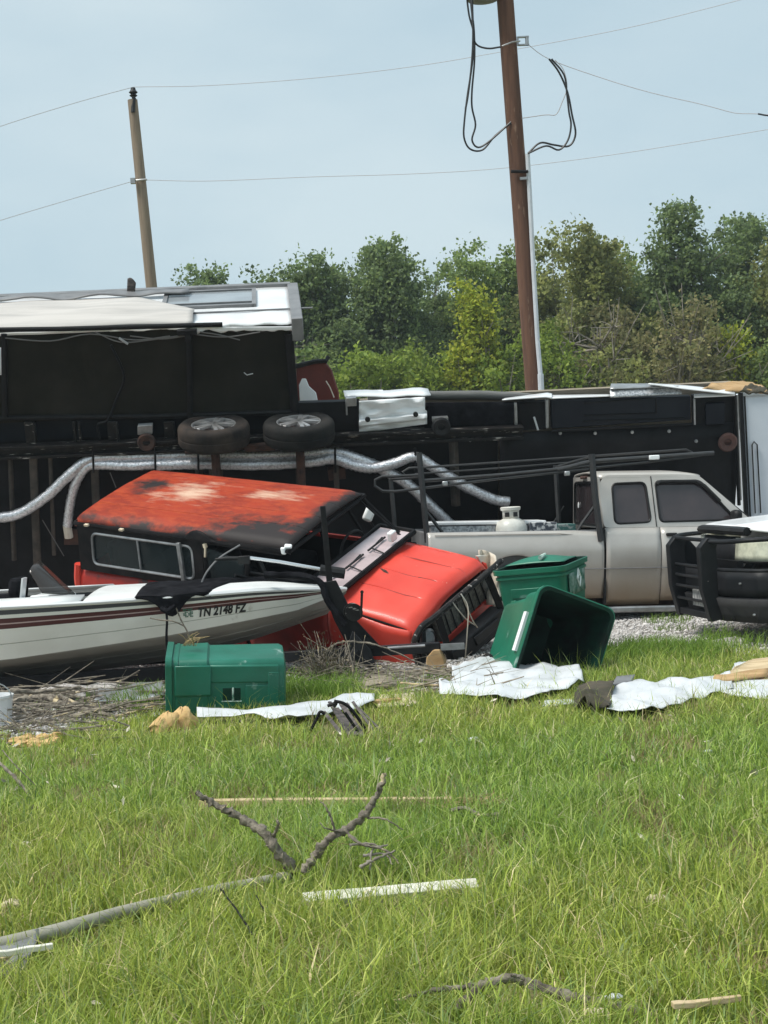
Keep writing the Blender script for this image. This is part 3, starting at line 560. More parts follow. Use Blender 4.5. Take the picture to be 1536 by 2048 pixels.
def pxtube(pxs, off, r, name, m, parent=rv, n=8, sm=0, rn=0):
    pts = [L(x, y, off if not hasattr(off, '__len__') else off[i]) for i, (x, y) in enumerate(pxs)]
    q = MB(); q.tube(spline(pts, sm) if sm else pts, r, n, rn=rn); return q.build(name, m, parent, 60)
xl, xr_ = L(-300, 900)[0], L(1477, 900)[0]; zt = L(300, 876)[2]
# underbelly: left open bays sit deeper, right smooth sheet is proud
q = MB(); q.box(((xl+L(1000, 900)[0])/2, .22, (Z0+zt)/2), (L(1000, 900)[0]-xl, .12, zt-Z0)); q.build('underbelly', M['belly'], rv)
q = MB(); nx = 24
q.grid(lambda u, v: L(1000, 900)*np.array([1-u, 0, 0])+np.array([xr_*u, .02+.012*nz3((u*6, v*3, 1), 1.2), Z0+(L(1250, 856)[2]-Z0)*v]), lin(0, 1, nx), lin(0, 1, 12)); q.build('belly_sheet', M['belly'], rv, solid=.03)
q = MB(); q.box(((xl+xr_)/2, .42, (Z0+L(1100, 800)[2])/2), (xr_-xl, .06, L(1100, 800)[2]-Z0)); q.build('floor_deck', M['greywood'], rv, label='bare wood floor deck behind the black underbelly')
# chassis rail
a, b = L(-300, 915, .08), L(1045, 862, .08)
for dz, h, dy in ((.0, .045, 0), (-.10, .045, 0)): pass
q = MB(); 
def bar(a, b, dy, h, oy=0, oz=0):
    a = np.array(a); b = np.array(b); ex = np.array([0, dy/2, 0]); ez = np.array([0, 0, h/2]); o2 = np.array([0, oy, oz])
    q.hexa([a-ex-ez+o2, b-ex-ez+o2, b-ex+ez+o2, a-ex+ez+o2, a+ex-ez+o2, b+ex-ez+o2, b+ex+ez+o2, a+ex+ez+o2])
bar(a, b, .16, .03, 0, .055); bar(a, b, .05, .10); bar(a, b, .16, .035, 0, -.06); q.build('chassis_rail', M['rail'], rv, bevel=.004)
for x, y0, y1, w_ in ((66, 905, 1130, .05), (188, 905, 1110, .05), (310, 900, 960, .03), (396, 896, 960, .05), (430, 893, 960, .09), (598, 888, 980, .06), (670, 884, 1000, .035), (906, 870, 1010, .06), (100, 905, 1110, .025), (20, 905, 1120, .03)):
    pxtube([(x, y0), (x+8*(y1-y0)/200, y1)], .06, w_, 'cross_member', M['crossiron'], n=6)
# slide-out
zs0, zs1 = L(300, 832)[2], L(300, 660)[2]; xsr = L(590, 740)[0]; DS = 1.95
q = MB(); q.box(((xl+xsr)/2, .05, (zs0+zs1)/2), (xsr-xl, .10, zs1-zs0)); so_ = q.build('slide_out_floor', M['slidefloor'], rv)
for x, w_ in ((8, .035), (378, .035)):
    pxtube([(x, 668), (x+2, 834)], .03, w_, 'floor_seam_bar', M['black'], n=6)
pxtube([(-200, 838), (300, 833), (590, 824)], .02, .03, 'slide_rail', M['black'])
pxtube([(578, 668), (590, 822)], .01, .055, 'slide_corner_post', M['black'], n=6)
q = MB(); q.box((xsr-.012, DS/2, (zs0+zs1)/2), (.03, DS, zs1-zs0-.02)); q.build('slide_end_wall', M['white'], rv)
q = MB(); nx = 50; q.grid(lambda u, v: (xl+(xsr-xl)*u, v*DS, zs1+.02+.012*nz3((u*14, v*5, 3), 1)+(-.03*abs(math.sin(u*40))*(1-v)**6 if u > .6 else 0)), lin(0, 1, 80), lin(0, 1, 14)); q.build('slide_side_wall', M['white'], rv, solid=.03)
q = MB(); q.box(((xl+xsr)/2, DS+.05, zs1+.03), (xsr-xl+.05, .12, .09)); q.build('edge_trim', M['trim'], rv, bevel=.01)
q = MB(); q.box((xsr+.05, DS/2, zs1-.06), (.13, DS+.1, .26)); q.build('end_trim', M['trim'], rv, bevel=.01)
q = MB(); q.box((xsr-.45, DS*.30, zs1+.045), (1.4, .03, .015)); q.build('crease_strip', M['trim'], rv)
w0, w1 = LT(352, 616, zs1+.05), LT(508, 592, zs1+.05); 
q = MB(); x0, x1, y0, y1 = w0[0]-.15, w1[0], DS*.44, DS*.90
for bx in (((x0+x1)/2, y0, x1-x0, .05), ((x0+x1)/2, y1, x1-x0, .05), ((x0+x1)/2, y0+.16, x1-x0, .03)): q.box((bx[0], bx[1], zs1+.05), (bx[2], bx[3], .04))
for xx in (x0, x1): q.box((xx, (y0+y1)/2, zs1+.05), (.05, y1-y0+.05, .042))
wf = q.build('window', M['trim'], rv); q = MB(); q.box(((x0+x1)/2, (y0+y1)/2, zs1+.043), (x1-x0, y1-y0, .012)); q.build('pane', M['winglass'], wf)
# awning
xa = LT(388, 640, zs1)[0]; q = MB()
def aw(u, v):
    x = xl+(xa-xl)*u; e = max(0, u-.82)/.18; return np.array([x, .02+v*DS*(.78-.45*e), zs1+.06+.07*math.sin(math.pi*min(1, v*1.05))*(1-.5*e)+.03*nz3((x*1.2, v*3, 0), 1.3)])
q.grid(aw, lin(0, 1, 60), lin(0, 1, 16)); q.build('awning', M['awning'], rv, solid=.02)
q = MB(); q.grid(lambda u, v: np.array([xl+(xa-.1-xl)*u, DS*.80+v*.22-.05*u, zs1+.10+.05*nz3((u*9, v, 4), 1)]), lin(0, 1, 40), lin(0, 1, 4)); q.build('awning_valance', M['trim'], rv, solid=.02)
pxtube([(-200, 662), (120, 658), (445, 649)], .04, .028, 'awning_roller', M['black'])
q = MB(); q.grid(lambda u, v: L(380+u*222, 656-u*2, .03+.02*nz3((u*8, 0, 0), 1))+np.array([0, 0, -.03-.05*v*(1+1.0*nz3((u*9, 1, 0), 1))+.04]), lin(0, 1, 30), lin(0, 1, 4)); q.build('torn_skirt', M['white'], rv, solid=.008)
wm = mat('grey_wire', (.13, .125, .12), .6)
for l in ([(10, 676), (100, 682), (180, 668), (270, 680), (340, 672)], [(190, 664), (240, 684), (300, 680), (380, 668)], [(385, 668), (450, 674), (520, 664)], [(400, 664), (440, 670), (480, 680)], [(0, 664), (100, 660), (300, 655)], [(372, 672), (320, 678), (260, 672)]):
    pxtube(l, .05, .008, 'wire', wm, n=5, sm=5)
pxtube([(222, 690), (248, 752), (232, 800), (215, 840), (195, 850), (200, 880)], .05, .016, 'drain_hose', M['black'], n=6, sm=5)
pxtube([(238, 676), (256, 688)], .06, .014, 'wire_clip', M['galv'], n=6)
pxtube([(488, 745), (494, 750), (506, 747)], .03, .006, 'paper_scrap', M['sheet'], n=5)
q = MB(); q.box(L(374, 664, .08), (.22, .08, .06)); q.box(L(376, 672, .08), (.07, .08, .12)); q.build('slide_bracket', M['black'], rv, bevel=.008)
q = MB(); q.grid(lambda u, v: L(-2+9*u, 695+55*v, .04), lin(0, 1, 3), lin(0, 1, 5)); q.build('torn_tape', M['sheet'], rv, solid=.006)
for x in (60, 225, 338, 150):
    q = MB(); c = L(x, 866, .03); q.box(c, (.10 if x != 150 else .03, .06, .27)); q.box(c+np.array([.06, -.02, .02]), (.02, .1, .22)); q.build('outrigger', M['rail'], rv, bevel=.006)
q = MB(); q.box(((xl+L(700, 850)[0])/2, .16, (zs0+zt)/2), (L(700, 850)[0]-xl, .08, zs0-zt-.02)); q.build('skirt_panel', M['bluebox'], rv)
pxprism([(275, 852), (305, 850), (305, 868), (275, 870)], .12, .1, 'valve_box', M['galv'])
# wheels: outer faces look up
for i, (x, y, m) in enumerate(((428, 868, M['tyredirt']), (598, 862, M['tyre']))):
    c = L(x, y, .33); wheel(rv, c, np.eye(3), .405, .26, m, M['alloy'], 5, dish=.1)
    q = MB(); q.tube([c-np.array([0, 0, .1]), c-np.array([0, 0, .9])], .05, 8); q.tube([c+np.array([0, 0, -.2]), c+np.array([0, .4, -.25])], .035, 6); q.build('axle', M['rust'], rv)
q = MB(); q.tube([L(370, 905, .2), L(520, 890, .25), L(660, 884, .2)], .03, 6); q.box(L(520, 895, .2), (.35, .12, .06)); q.build('spring_hanger', M['rust'], rv, bevel=.01)
def disc(px, py, r, m, name='stabiliser_foot', off=.14):
    c = L(px, py, off); R = np.array(Matrix.Rotation(rad(90), 3, 'X')); q = MB(); q.lathe([(r, 0), (r, .02), (r*.85, .035), (r*.4, .02), (r*.36, -.0), (r*.3, -.0)], 24, c, R); q.tube([c, c+np.array([0, .2, .05])], .04, 8)
    return q.build(name, m, rv, 40)
disc(293, 884, .105, M['rust']); disc(882, 853, .11, M['trimdark']); disc(1455, 884, .115, mat('dusty_rust_disc', (.12, .06, .05), .85, col2=(.07, .04, .035), scale=9), off=.1)
q = MB(); q.box(L(880, 838, .1), (.18, .08, .05)); q.build('jack_plate', M['galv'], rv)
# right-hand compartments
pxprism([(596, 806), (720, 802), (722, 860), (600, 872)], .05, .1, 'storage_bay', M['belly'])
q = MB()
def crump(u, v): return L(718+132*u+(4 if v > .5 else 0)*u, 802-8*u+(58+6*(1-u)-4*u)*v, .07+.05*nz3((u*4, v*4, 2), 1.2)+(.06 if abs(v-.72) < .08 else 0))
q.grid(crump, lin(0, 1, 22), lin(0, 1, 18)); cs = q.build('crumpled_skin', M['white'], rv, solid=.012, label='crumpled white side skin panel with two dark bolts')
for x, y in ((735, 838), (831, 828)):
    q = MB(); q.lathe([(.03, 0), (.03, .03), (.015, .035)], 10, L(x, y, .16), np.array(Matrix.Rotation(rad(90), 3, 'X'))); q.build('bolt', M['trimdark'], cs)
q = MB(); q.grid(lambda u, v: L(690+172*u, 800-4*u+(2*v), .02)+np.array([0, .0+.30*v, .035+.05*u*nz3((u*3, v, 0), 1)]), lin(0, 1, 12), lin(0, 1, 3)); q.build('torn_edge_strip', M['white'], rv, solid=.015)
q = MB(); q.grid(lambda u, v: L(848+180*u, 807-2*u, .04)+np.array([0, -.02*nz3((u*5, v*3, 8), 1), .34-.33*(1-v)-.0])*np.array([1, 1, 1])+np.array([0, 0, -.33]), lin(0, 1, 14), lin(0, 1, 6)); q.build('sagging_membrane', M['cloth'], rv, solid=.01)
pxprism([(1028, 806), (1034, 806), (1036, 860), (1030, 860)], .05, .05, 'bay_divider', M['galv'])
pxprism([(1036, 808), (1092, 803), (1092, 858), (1036, 862)], .0, .1, 'storage_bay', M['belly'])
pxprism([(1091, 800), (1097, 800), (1098, 856), (1092, 857)], .05, .05, 'bay_divider', M['galv'])
hb = pxprism([(1102, 800), (1382, 793), (1382, 840), (1104, 858)], .05, .1, 'tank_cover', M['bluebox'], bevel=.012)
for l in ([(1168, 806), (1314, 796)], [(1168, 831), (1314, 826)], [(1312, 796), (1312, 828)], [(1166, 842), (1370, 836)]): pxtube(l, .055, .008, 'tank_rib', M['black'], hb, 6)
for l in ([(1104, 862), (1385, 848)],): pxtube(l, .06, .018, 'tank_flange', M['black'])
pxprism([(1386, 792), (1472, 788), (1472, 850), (1388, 853)], -.02, .1, 'storage_bay', M['belly'])
pxprism([(1412, 808), (1450, 806), (1450, 848), (1412, 850)], .04, .05, 'access_hatch', M['bluebox'])
pxprism([(1387, 798), (1391, 798), (1392, 850), (1388, 850)], .05, .03, 'bay_divider', M['galv'])
for i, (x, y) in enumerate(((1120, 866), (1190, 866), (1264, 864), (1338, 862), (1392, 882), (940, 880), (970, 878), (690, 882), (760, 880), (690, 900))):
    q = MB(); q.lathe([(.022, 0), (.018, .02), (.004, .024)], 8, L(x, y, .03), np.array(Matrix.Rotation(rad(90), 3, 'X'))); q.build('rivet', M['galv'], rv)
pxtube([(1068, 834), (1073, 850), (1076, 860)], .06, .012, 'broken_clip', M['sheet'], n=5)
# things torn loose on the upper edge
q = MB(); pts = [L(x, y, -.3) for x, y in ((742, 792), (800, 788), (870, 791), (960, 790), (1040, 794), (1068, 797))]; q.tube(spline(pts, 5), .052, 10, rn=.10); q.build('rolled_fabric', M['greyroll'], rv, 60)
q = MB(); q.tube([L(735, 791, -.28), L(766, 790, -.28)], .062, 10); q.build('roll_end_cap', M['white'], rv)
q = MB(); q.box(L(702, 802, .05), (.12, .1, .1)); q.box(L(693, 815, .06), (.02, .03, .18)); q.build('tail_bracket', M['galv'], rv, bevel=.006)
def strip(name, near, far, m, on, of, th=.012, wob=.0, label=None):
    q = MB(); n_ = 14
    def fn(u, v):
        a = np.array([np.interp(u, lin(0, 1, len(near)), [p_[k] for p_ in near]) for k in (0, 1)]); b = np.array([np.interp(u, lin(0, 1, len(far)), [p_[k] for p_ in far]) for k in (0, 1)])
        return L(*a, on)*(1-v)+L(*b, of)*v+np.array([0, 0, wob*nz3((u*5, v*3, on), 1)])
    q.grid(fn, lin(0, 1, n_), lin(0, 1, 5)); return q.build(name, m, rv, solid=th, label=label)
strip('peeled_sheet', [(1004, 800), (1090, 794), (1104, 796)], [(1010, 797), (1094, 786), (1104, 788)], M['white'], .06, -.2)
strip('peeled_sheet', [(1100, 797), (1222, 792)], [(1100, 791), (1222, 789)], M['white'], .05, -.25)
strip('peeled_sheet', [(1220, 795), (1364, 788)], [(1220, 778), (1358, 772)], M['diamond'], .10, .0, label='torn bright metal sheet standing on the upper edge')
strip('peeled_sheet', [(1220, 778), (1356, 773)], [(1222, 768), (1300, 768)], M['galv'], .04, -.2)
strip('peeled_sheet', [(1296, 768), (1370, 778), (1470, 789)], [(1300, 767), (1376, 772), (1470, 782)], M['white'], .12, -.1)
strip('peeled_sheet', [(1388, 795), (1470, 791)], [(1388, 789), (1470, 786)], M['white'], .07, .0)
strip('peeled_plywood', [(1405, 778), (1470, 782), (1535, 784)], [(1440, 765), (1490, 763), (1528, 776)], M['ply'], .0, -.5, .02, .05, label='tan plywood peeled up at the trailer corner')
strip('peeled_plywood', [(1480, 784), (1540, 786)], [(1500, 768), (1530, 778)], M['olive'], .05, -.2, .02, .04)
pxtube([(1469, 790), (1474, 900), (1478, 1010)], .04, .022, 'corner_moulding', M['black'], n=6)
pxtube([(1474, 790), (1482, 1000)], .02, .012, 'corner_moulding', M['galv'], n=6)
q = MB(); q.grid(lambda u, v: LT(262+(u-.5)*16, 583, zs1+.1)+np.array([.02*v, 0, .17*v*(1-.8*(u-.3)**2)]), lin(0, 1, 5), lin(0, 1, 5)); q.build('torn_flap', M['slat'], rv, solid=.01)
# ducts hanging under the trailer
def duct(pxs, off, r=.068):
    pts = spline([L(x, y, off[i] if hasattr(off, '__len__') else off) for i, (x, y) in enumerate(pxs)], 9)
    q = MB(); q.tube(pts, [.9*r*(1+.06*(i % 2)+.05*(random.random()-.5)) for i in range(len(pts))], 14, rn=.10); q.build('flexible_duct', M['foil'], rv, 80)
duct([(-120, 1040), (-40, 1036), (30, 1030), (90, 995), (140, 948), (183, 918), (250, 914), (310, 913)], [.16, .16, .16, .16, .14, .10, .08, .08], .066)
duct([(135, 1052), (140, 1010), (150, 970), (172, 935), (200, 930), (260, 932), (310, 929)], [.12, .12, .12, .12, .12, .14, .14], .058)
duct([(310, 913), (395, 910), (500, 911), (600, 908), (668, 904), (710, 916), (760, 936), (815, 968), (860, 1010), (912, 1060)], [.08]*5+[.12, .12, .14, .18, .2], .07)
duct([(310, 931), (400, 928), (520, 930), (620, 924), (668, 918), (705, 930), (745, 936), (790, 926), (830, 914), (870, 936), (930, 972), (985, 998), (1018, 1004)], [.15]*5+[.2]*8, .066)
q = MB(); q.tube([L(134, 1050, .12), L(138, 1075, .12)], .05, 10); q.build('duct_collar', M['beige'], rv)
pxprism([(128, 1060), (158, 1060), (158, 1090), (128, 1090)], .05, .05, 'duct_boot', M['rust'])
for x in (186, 310, 396, 432, 598, 670, 830): pxtube([(x, 896), (x+1, 945)], .24, .014, 'duct_strap', M['black'], n=6)
for l in ([(85, 1040), (128, 1112)], [(220, 945), (232, 975)], [(905, 1040), (960, 1085)]): pxtube(l, .1, .006, 'wire', wm, n=5)
pxprism([(655, 940), (690, 935), (692, 958), (658, 962)], .02, .1, 'rusty_bracket', M['rust'])

# red and white wreckage perched behind the upper edge
t = thing('wrecked_panel', 'torn dark red panel with white moulding poking above the trailer edge beside the slide-out', 'panel', P(640, 800, 18.6))
q = MB(); o2 = [(592, 730), (650, 722), (664, 740), (678, 785), (682, 830), (676, 1020), (600, 1020)]
q.prism(o2, lambda x, y: P(x, y, 18.6+.0015*(y-720)), lambda x, y: P(x, y, 18.72+.0015*(y-720))); q.build('red_panel', M['redvinyl'], t, world=True, bevel=.02)
q = MB(); q.tube([P(590, 733, 18.57), P(630, 723, 18.55), P(652, 722, 18.57), P(656, 714, 18.6)], .03, 8); q.build('panel_edging', M['trimdark'], t, world=True)
q = MB(); q.prism([(598, 770), (604, 757), (612, 757), (618, 772), (632, 785), (636, 803), (600, 806)], lambda x, y: P(x, y, 18.40), lambda x, y: P(x, y, 18.5)); q.build('white_moulding', M['white'], t, world=True, bevel=.01)
q = MB(); q.tube([P(652, 762, 18.58), P(660, 775, 18.6), P(668, 795, 18.62)], .008, 5); q.build('pale_seam', M['beige'], t, world=True)

# white trailer at the picture edge
t = thing('enclosed_trailer', 'white enclosed trailer standing upright at the end of the overturned one', 'trailer', pmat(G(1482, 1212)*0+np.array([P(1482, 900, 18.7)[0], 18.7, 0]), rotm(rz=rad(4))))
q = MB(); q.box((2.0, 1.1, 1.47), (4.0, 2.2, 2.1)); q.build('body', M['whitewall'], t, bevel=.04)
q = MB(); q.box((.02, -.02, 1.47), (.05, .05, 2.1)); q.build('corner_trim', M['black'], t)
q = MB(); q.box((.075, -.01, 1.47), (.015, .03, 2.08)); q.build('corner_trim', M['trimdark'], t)
q = MB(); q.tube([(.135, -.03, 1.0), (.135, -.03, 1.86), (.16, -.035, 1.9), (.20, -.03, 1.86), (.205, -.03, 1.0)], .009, 6); q.build('door_bar', M['trimdark'], t); 
q = MB(); q.box((2.0, -.012, 2.5), (3.96, .04, .05)); q.build('roof_rail', M['galv'], t)
for x in (1.6, 2.5): wheel(t, (x, .02, .33), np.array(Matrix.Rotation(rad(90), 3, 'X')), .33, .2, M['tyre'], M['galv'], 5)

# ------------------------------------------------------------------ red wagon, crushed and leaning
RB = Matrix.Rotation(rad(-34.28), 3, 'Z')@Matrix.Rotation(rad(7.08), 3, 'Y')@Matrix.Rotation(rad(22.11), 3, 'X')
suv = thing('red_wagon', 'crushed red off-road wagon with black hardtop leaning between boat and silver pickup', 'car', pmat((-.86, 14.948, -.165), RB))
XR, XC, XF, WR, WH, ZR, ZH, XT = -2.107, 1.064, 1.889, .624, .656, 1.716, 1.186, .642
def side(xs, zb, zt_, yf, rows=9):
    q = MB(); q.grid(lambda x, t_: (x, yf(x, zb(x)+(zt_(x)-zb(x))*t_), zb(x)+(zt_(x)-zb(x))*t_), xs, lin(0, 1, rows)); return q
def arch(cs, r, zc, z0):
    def f(x):
        for c in cs:
            d = abs(x-c)
            if d < r: return max(z0, zc+math.sqrt(r*r-d*d))
        return z0
    return f
za = arch((1.2, -1.3), .40, .42, .52); xs = sorted(set(lin(-2.15, XF-.02, 70)))
for s_ in (-1, 1):
    yf = lambda x, z, s_=s_: s_*(.725-.09*max(0, (z-.95)/.25)**2-.05*max(0, (.75-z)/.25)**2-.05*max(0, (x-1.55)/.35)**2)
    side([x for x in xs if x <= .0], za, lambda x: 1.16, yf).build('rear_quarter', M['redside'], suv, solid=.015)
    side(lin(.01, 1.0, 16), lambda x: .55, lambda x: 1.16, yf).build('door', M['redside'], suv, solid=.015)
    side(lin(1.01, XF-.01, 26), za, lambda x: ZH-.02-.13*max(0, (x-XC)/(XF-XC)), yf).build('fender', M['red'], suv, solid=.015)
q = MB(); q.box((-2.14, 0, .86), (.03, 1.40, .62)); q.build('tailgate', M['redside'], suv, bevel=.01)
# tail corner visible over the boat
q = MB(); q.tube(spline([(-2.17, -.71, .75), (-2.19, -.70, 1.0), (-2.16, -.66, 1.2)], 4), .05, 8); q.build('tail_corner', M['red'], suv)
q = MB(); q.box((-.5, .69, .86), (3.2, .02, .6)); q.build('inner_shade_panel', M['seatred'], suv)  # near-black panel added to paint the cabin's shade over the red far door
q = MB(); q.box((-.5, 0, .58), (3.2, 1.38, .05)); q.build('floor_pan', M['black'], suv)
q = MB(); q.box((-.55, 0, .50), (3.9, .7, .10)); q.build('chassis', M['rust'], suv)
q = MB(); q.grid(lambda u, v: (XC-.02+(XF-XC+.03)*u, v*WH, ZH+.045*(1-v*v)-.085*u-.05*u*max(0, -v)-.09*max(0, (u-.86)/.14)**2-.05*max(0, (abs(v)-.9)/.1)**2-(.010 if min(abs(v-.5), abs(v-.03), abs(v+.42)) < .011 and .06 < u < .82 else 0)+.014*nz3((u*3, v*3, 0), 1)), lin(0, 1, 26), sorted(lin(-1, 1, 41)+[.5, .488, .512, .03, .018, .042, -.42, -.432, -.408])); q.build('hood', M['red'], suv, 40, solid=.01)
for y, u0, u1 in ((.32, .1, .80), (.02, .06, .86), (-.28, .08, .8)):
    q = MB(); n_ = 9; q.tube([(XC+(XF-XC)*(u0+(u1-u0)*k/n_), y+.004*random.random(), ZH+.038-.085*(u0+(u1-u0)*k/n_)-.05*max(0, -y/WH)*(u0+(u1-u0)*k/n_)) for k in range(n_+1)], [.003+.004*random.random() for _ in range(n_+1)], 4); q.build('hood_crease', M['redside'], suv)
q = MB(); q.tube([(1.55, .02, ZH-.005), (1.74, .02, ZH-.03)], [.004, .012], 5); q.build('hood_scar', M['rust'], suv)
q = MB(); q.tube([(1.15, .0, ZH+.04), (1.22, -.03, ZH+.035), (1.28, -.05, ZH+.02)], [.01, .018, .006], 5); q.build('hood_vent', M['rust'], suv)
q = MB(); q.tube([(1.06, -.66, ZH-.01), (1.4, -.665, ZH-.075), (1.78, -.655, ZH-.15), (1.87, -.62, ZH-.2)], .010, 6); q.build('hood_gap', M['black'], suv)
for a_, b_ in (((1.70, -.30), (1.80, -.12)), ((1.76, -.05), (1.83, .06)), ((1.70, -.48), (1.75, -.42))):
    q = MB(); q.tube([(a_[0], a_[1], ZH+.005-.085*(a_[0]-XC)/(XF-XC)+.03-.05*max(0, -a_[1]/WH)), (b_[0], b_[1], ZH+.002-.085*(b_[0]-XC)/(XF-XC)+.03-.05*max(0, -b_[1]/WH))], .003, 4); q.build('hood_scratch', M['beige'], suv)
# hardtop
def roofpt(u, v):
    x = XR+(XT-XR)*u; y = v*WR; e = max(0, (abs(v)-.86)/.14); eu = max(0, (u-.95)/.05)+max(0, (.03-u)/.03)
    dent = -.05*math.exp(-((u-.35)/.12)**2)*max(0, -v-.75)*4
    gr = -.010 if min(abs(v-.34), abs(v+.12), abs(v+.5), abs(v-.72)) < .012 else 0
    return (x, y, ZR+.035*(1-v*v)-.06*e*e-.04*eu*eu+gr+dent+.006*nz3((u*5, v*3, 7), 1))
q = MB(); gv = sorted(lin(-1, 1, 41)+[a_+d_ for a_ in (.34, -.12, -.5, .72) for d_ in (-.013, -.008, .008, .013)]); q.grid(roofpt, lin(0, 1, 50), gv); rf = q.build('roof', M['roof'], suv, 40, solid=.02)
q = MB(); loop = [(XR, -WR), (XT, -WR), (XT, WR), (XR, WR), (XR, -WR)]
for (a0, a1), (b0, b1) in zip(loop[:-1], loop[1:]): q.tube([(a0, a1, ZR-.065), (b0, b1, ZR-.065)], .022, 6)
q.build('drip_rail', M['hardtop'], rf)
q = MB(); q.grid(lambda u, v: (-.62+.42*u, -WR-.01-.05*v*math.sin(math.pi*u), ZR-.06+.10*math.sin(math.pi*min(1, u*1.1))*(1-v)+.0), lin(0, 1, 10), lin(0, 1, 4)); q.build('roof_tear', M['hardtop'], rf, solid=.012)
for x, y in ((-1.9, -.66), (-1.42, -.66)):
    q = MB(); q.box((x, y, ZR-.05), (.05, .03, .02)); q.build('marker_lamp', M['bone'], rf)
q = MB(); q.box((XT-.03, -WR+.03, ZR-.04), (.07, .05, .05), np.array(rotm(.3, .2, .5))); q.box((XT-.06, -WR-.01, ZR-.06), (.05, .03, .07)); q.build('roof_corner_lamp', M['label'], suv, bevel=.012)
q = MB(); q.box((-.34, -.67, 1.62), (.03, .03, .04)); q.box((-.35, -.68, 1.55), (.015, .015, .10), np.array(rotm(0, .3, 0))); q.build('torn_bracket', M['bone'], suv)
for s_ in (-1, 1):
    lo_, hi_ = 1.17, ZR-.07; yl, yh = .70, .612
    mp_ = lambda x, z, s_=s_, o_=0: (x, s_*(yl+(yh-yl)*(z-lo_)/(hi_-lo_)+o_), z)
    outer = [(XR+.01, lo_), (-.42, lo_), (-.42, hi_), (XR+.03, hi_)]; hole = rpoly([(-1.9, 1.25), (-.55, 1.25), (-.55, 1.57), (-1.88, 1.57)], .07)
    q = MB(); q.holed(outer, [hole], mp_); sw = q.build('hardtop_side', M['hardtop'], suv, 0, solid=.03)
    q = MB(); q.tube([mp_(*p_, o_=.012) for p_ in hole+hole[:1]], .014, 6); wf = q.build('side_window', M['chrome'], suv)
    q = MB(); q.tube([mp_(-1.25, 1.25, o_=.012), mp_(-1.26, 1.57, o_=.012)], .012, 6); q.build('window_divider', M['chrome'], wf)
    q = MB(); q.holed(hole, [], lambda x, z: mp_(x, z, o_=-.004)); q.build('glass', M['carglass'], wf, 0)
q = MB(); q.box((-.68, -.70, 1.36), (.045, .03, .50), np.array(rotm(rad(-9), rad(-2), 0))); q.build('door_pillar', M['chrome'], suv, bevel=.004)
q = MB()
for a_, b_ in (((-.40, -.68, 1.17), (-.40, -.62, 1.64)), ((-.40, -.62, 1.64), (.55, -.62, 1.62)), ((.05, -.68, 1.17), (.12, -.63, 1.5))): q.tube([a_, b_], .025, 6)
q.build('door_frame', M['hardtop'], suv)
q = MB(); q.holed([(-.36, 1.18), (.0, 1.18), (.10, 1.5), (-.36, 1.6)], [], lambda x, z: (x, -.66, z)); q.build('door_glass', M['carglass'], suv, 0)
for a_, b_, r_ in (((XT-.05, WR-.02, ZR-.06), (XC-.06, WR+.02, ZH+.04), .022), ((XT-.30, WR-.02, ZR-.06), (XT-.12, WR+.02, ZH+.02), .02), ((XT-.02, WR-.1, ZR-.05), (XC-.02, WR-.02, ZH+.05), .010)):
    q = MB(); q.tube([a_, b_], r_, 6); q.build('windshield_pillar', M['hardtop'], suv)
q = MB(); q.box((XR+.03, 0, 1.43), (.03, 1.22, .5)); q.build('rear_wall', M['hardtop'], suv)
q = MB(); q.box((-.25, -.33, .95), (.45, .46, .14)); q.box((-.47, -.33, 1.18), (.12, .46, .5), np.array(rotm(0, rad(-10), 0))); q.build('seat', M['seatred'], suv, bevel=.04)
q = MB(); q.box((-.25, .33, .95), (.45, .46, .14)); q.box((-.47, .33, 1.18), (.12, .46, .5), np.array(rotm(0, rad(-10), 0))); q.build('seat', M['seatred'], suv, bevel=.04)
q = MB(); q.box((-1.55, 0, .95), (.45, 1.1, .14)); q.box((-1.78, 0, 1.2), (.12, 1.1, .45)); q.build('rear_seat', M['seatred'], suv, bevel=.04)
q = MB(); q.box((.85, 0, 1.08), (.3, 1.26, .2)); q.build('dashboard', M['hardtop'], suv, bevel=.03)
q = MB(); q.tube([(.62+.02*math.cos(a_), .33+.19*math.cos(a_), 1.2+.19*math.sin(a_)) for a_ in lin(0, 2*math.pi, 20)], .014, 6); q.build('steering_wheel', M['trimdark'], suv)
# windshield lying on the cowl
wz = ZH+.06; x0, x1 = .70, 1.10; cz = lambda x: wz+.05+(.0-.02)*(x-x0)/(x1-x0)
q = MB()
for a_, b_ in (((x0, -.64), (x0, .70)), ((x1, -.66), (x1, .70)), ((x0, -.64), (x1, -.66)), ((x0, .70), (x1, .70))): q.tube([(a_[0], a_[1], cz(a_[0])), (b_[0], b_[1], cz(b_[0]))], .026, 6)
wsf = q.build('windshield_frame', M['hardtop'], suv)
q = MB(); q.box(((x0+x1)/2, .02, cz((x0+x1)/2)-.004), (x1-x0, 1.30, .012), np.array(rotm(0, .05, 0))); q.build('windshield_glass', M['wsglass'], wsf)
for y in (-.2, .18):
    q = MB(); q.tube([(x1-.02, y, wz+.05), (x1-.16, y+.02, wz+.075), (x1-.2, y+.26, wz+.07)], .008, 5); q.box((x1-.18, y+.13, wz+.066), (.016, .30, .014)); q.build('wiper', M['trimdark'], suv)
q = MB(); q.box((x1-.05, .40, wz+.12), (.06, .09, .10)); q.build('visor_clip', M['label'], suv, bevel=.015)
q = MB(); q.box((x0+.18, -.36, wz+.06), (.05, .10, .01)); q.build('inspection_sticker', M['label'], suv)
q = MB(); q.box(P(738, 1028, 14.75), (.10, .06, .15), np.array(rotm(0, rad(25), rad(10)))); mr = q.build('door_mirror', M['label'], suv, bevel=.025, world=True)
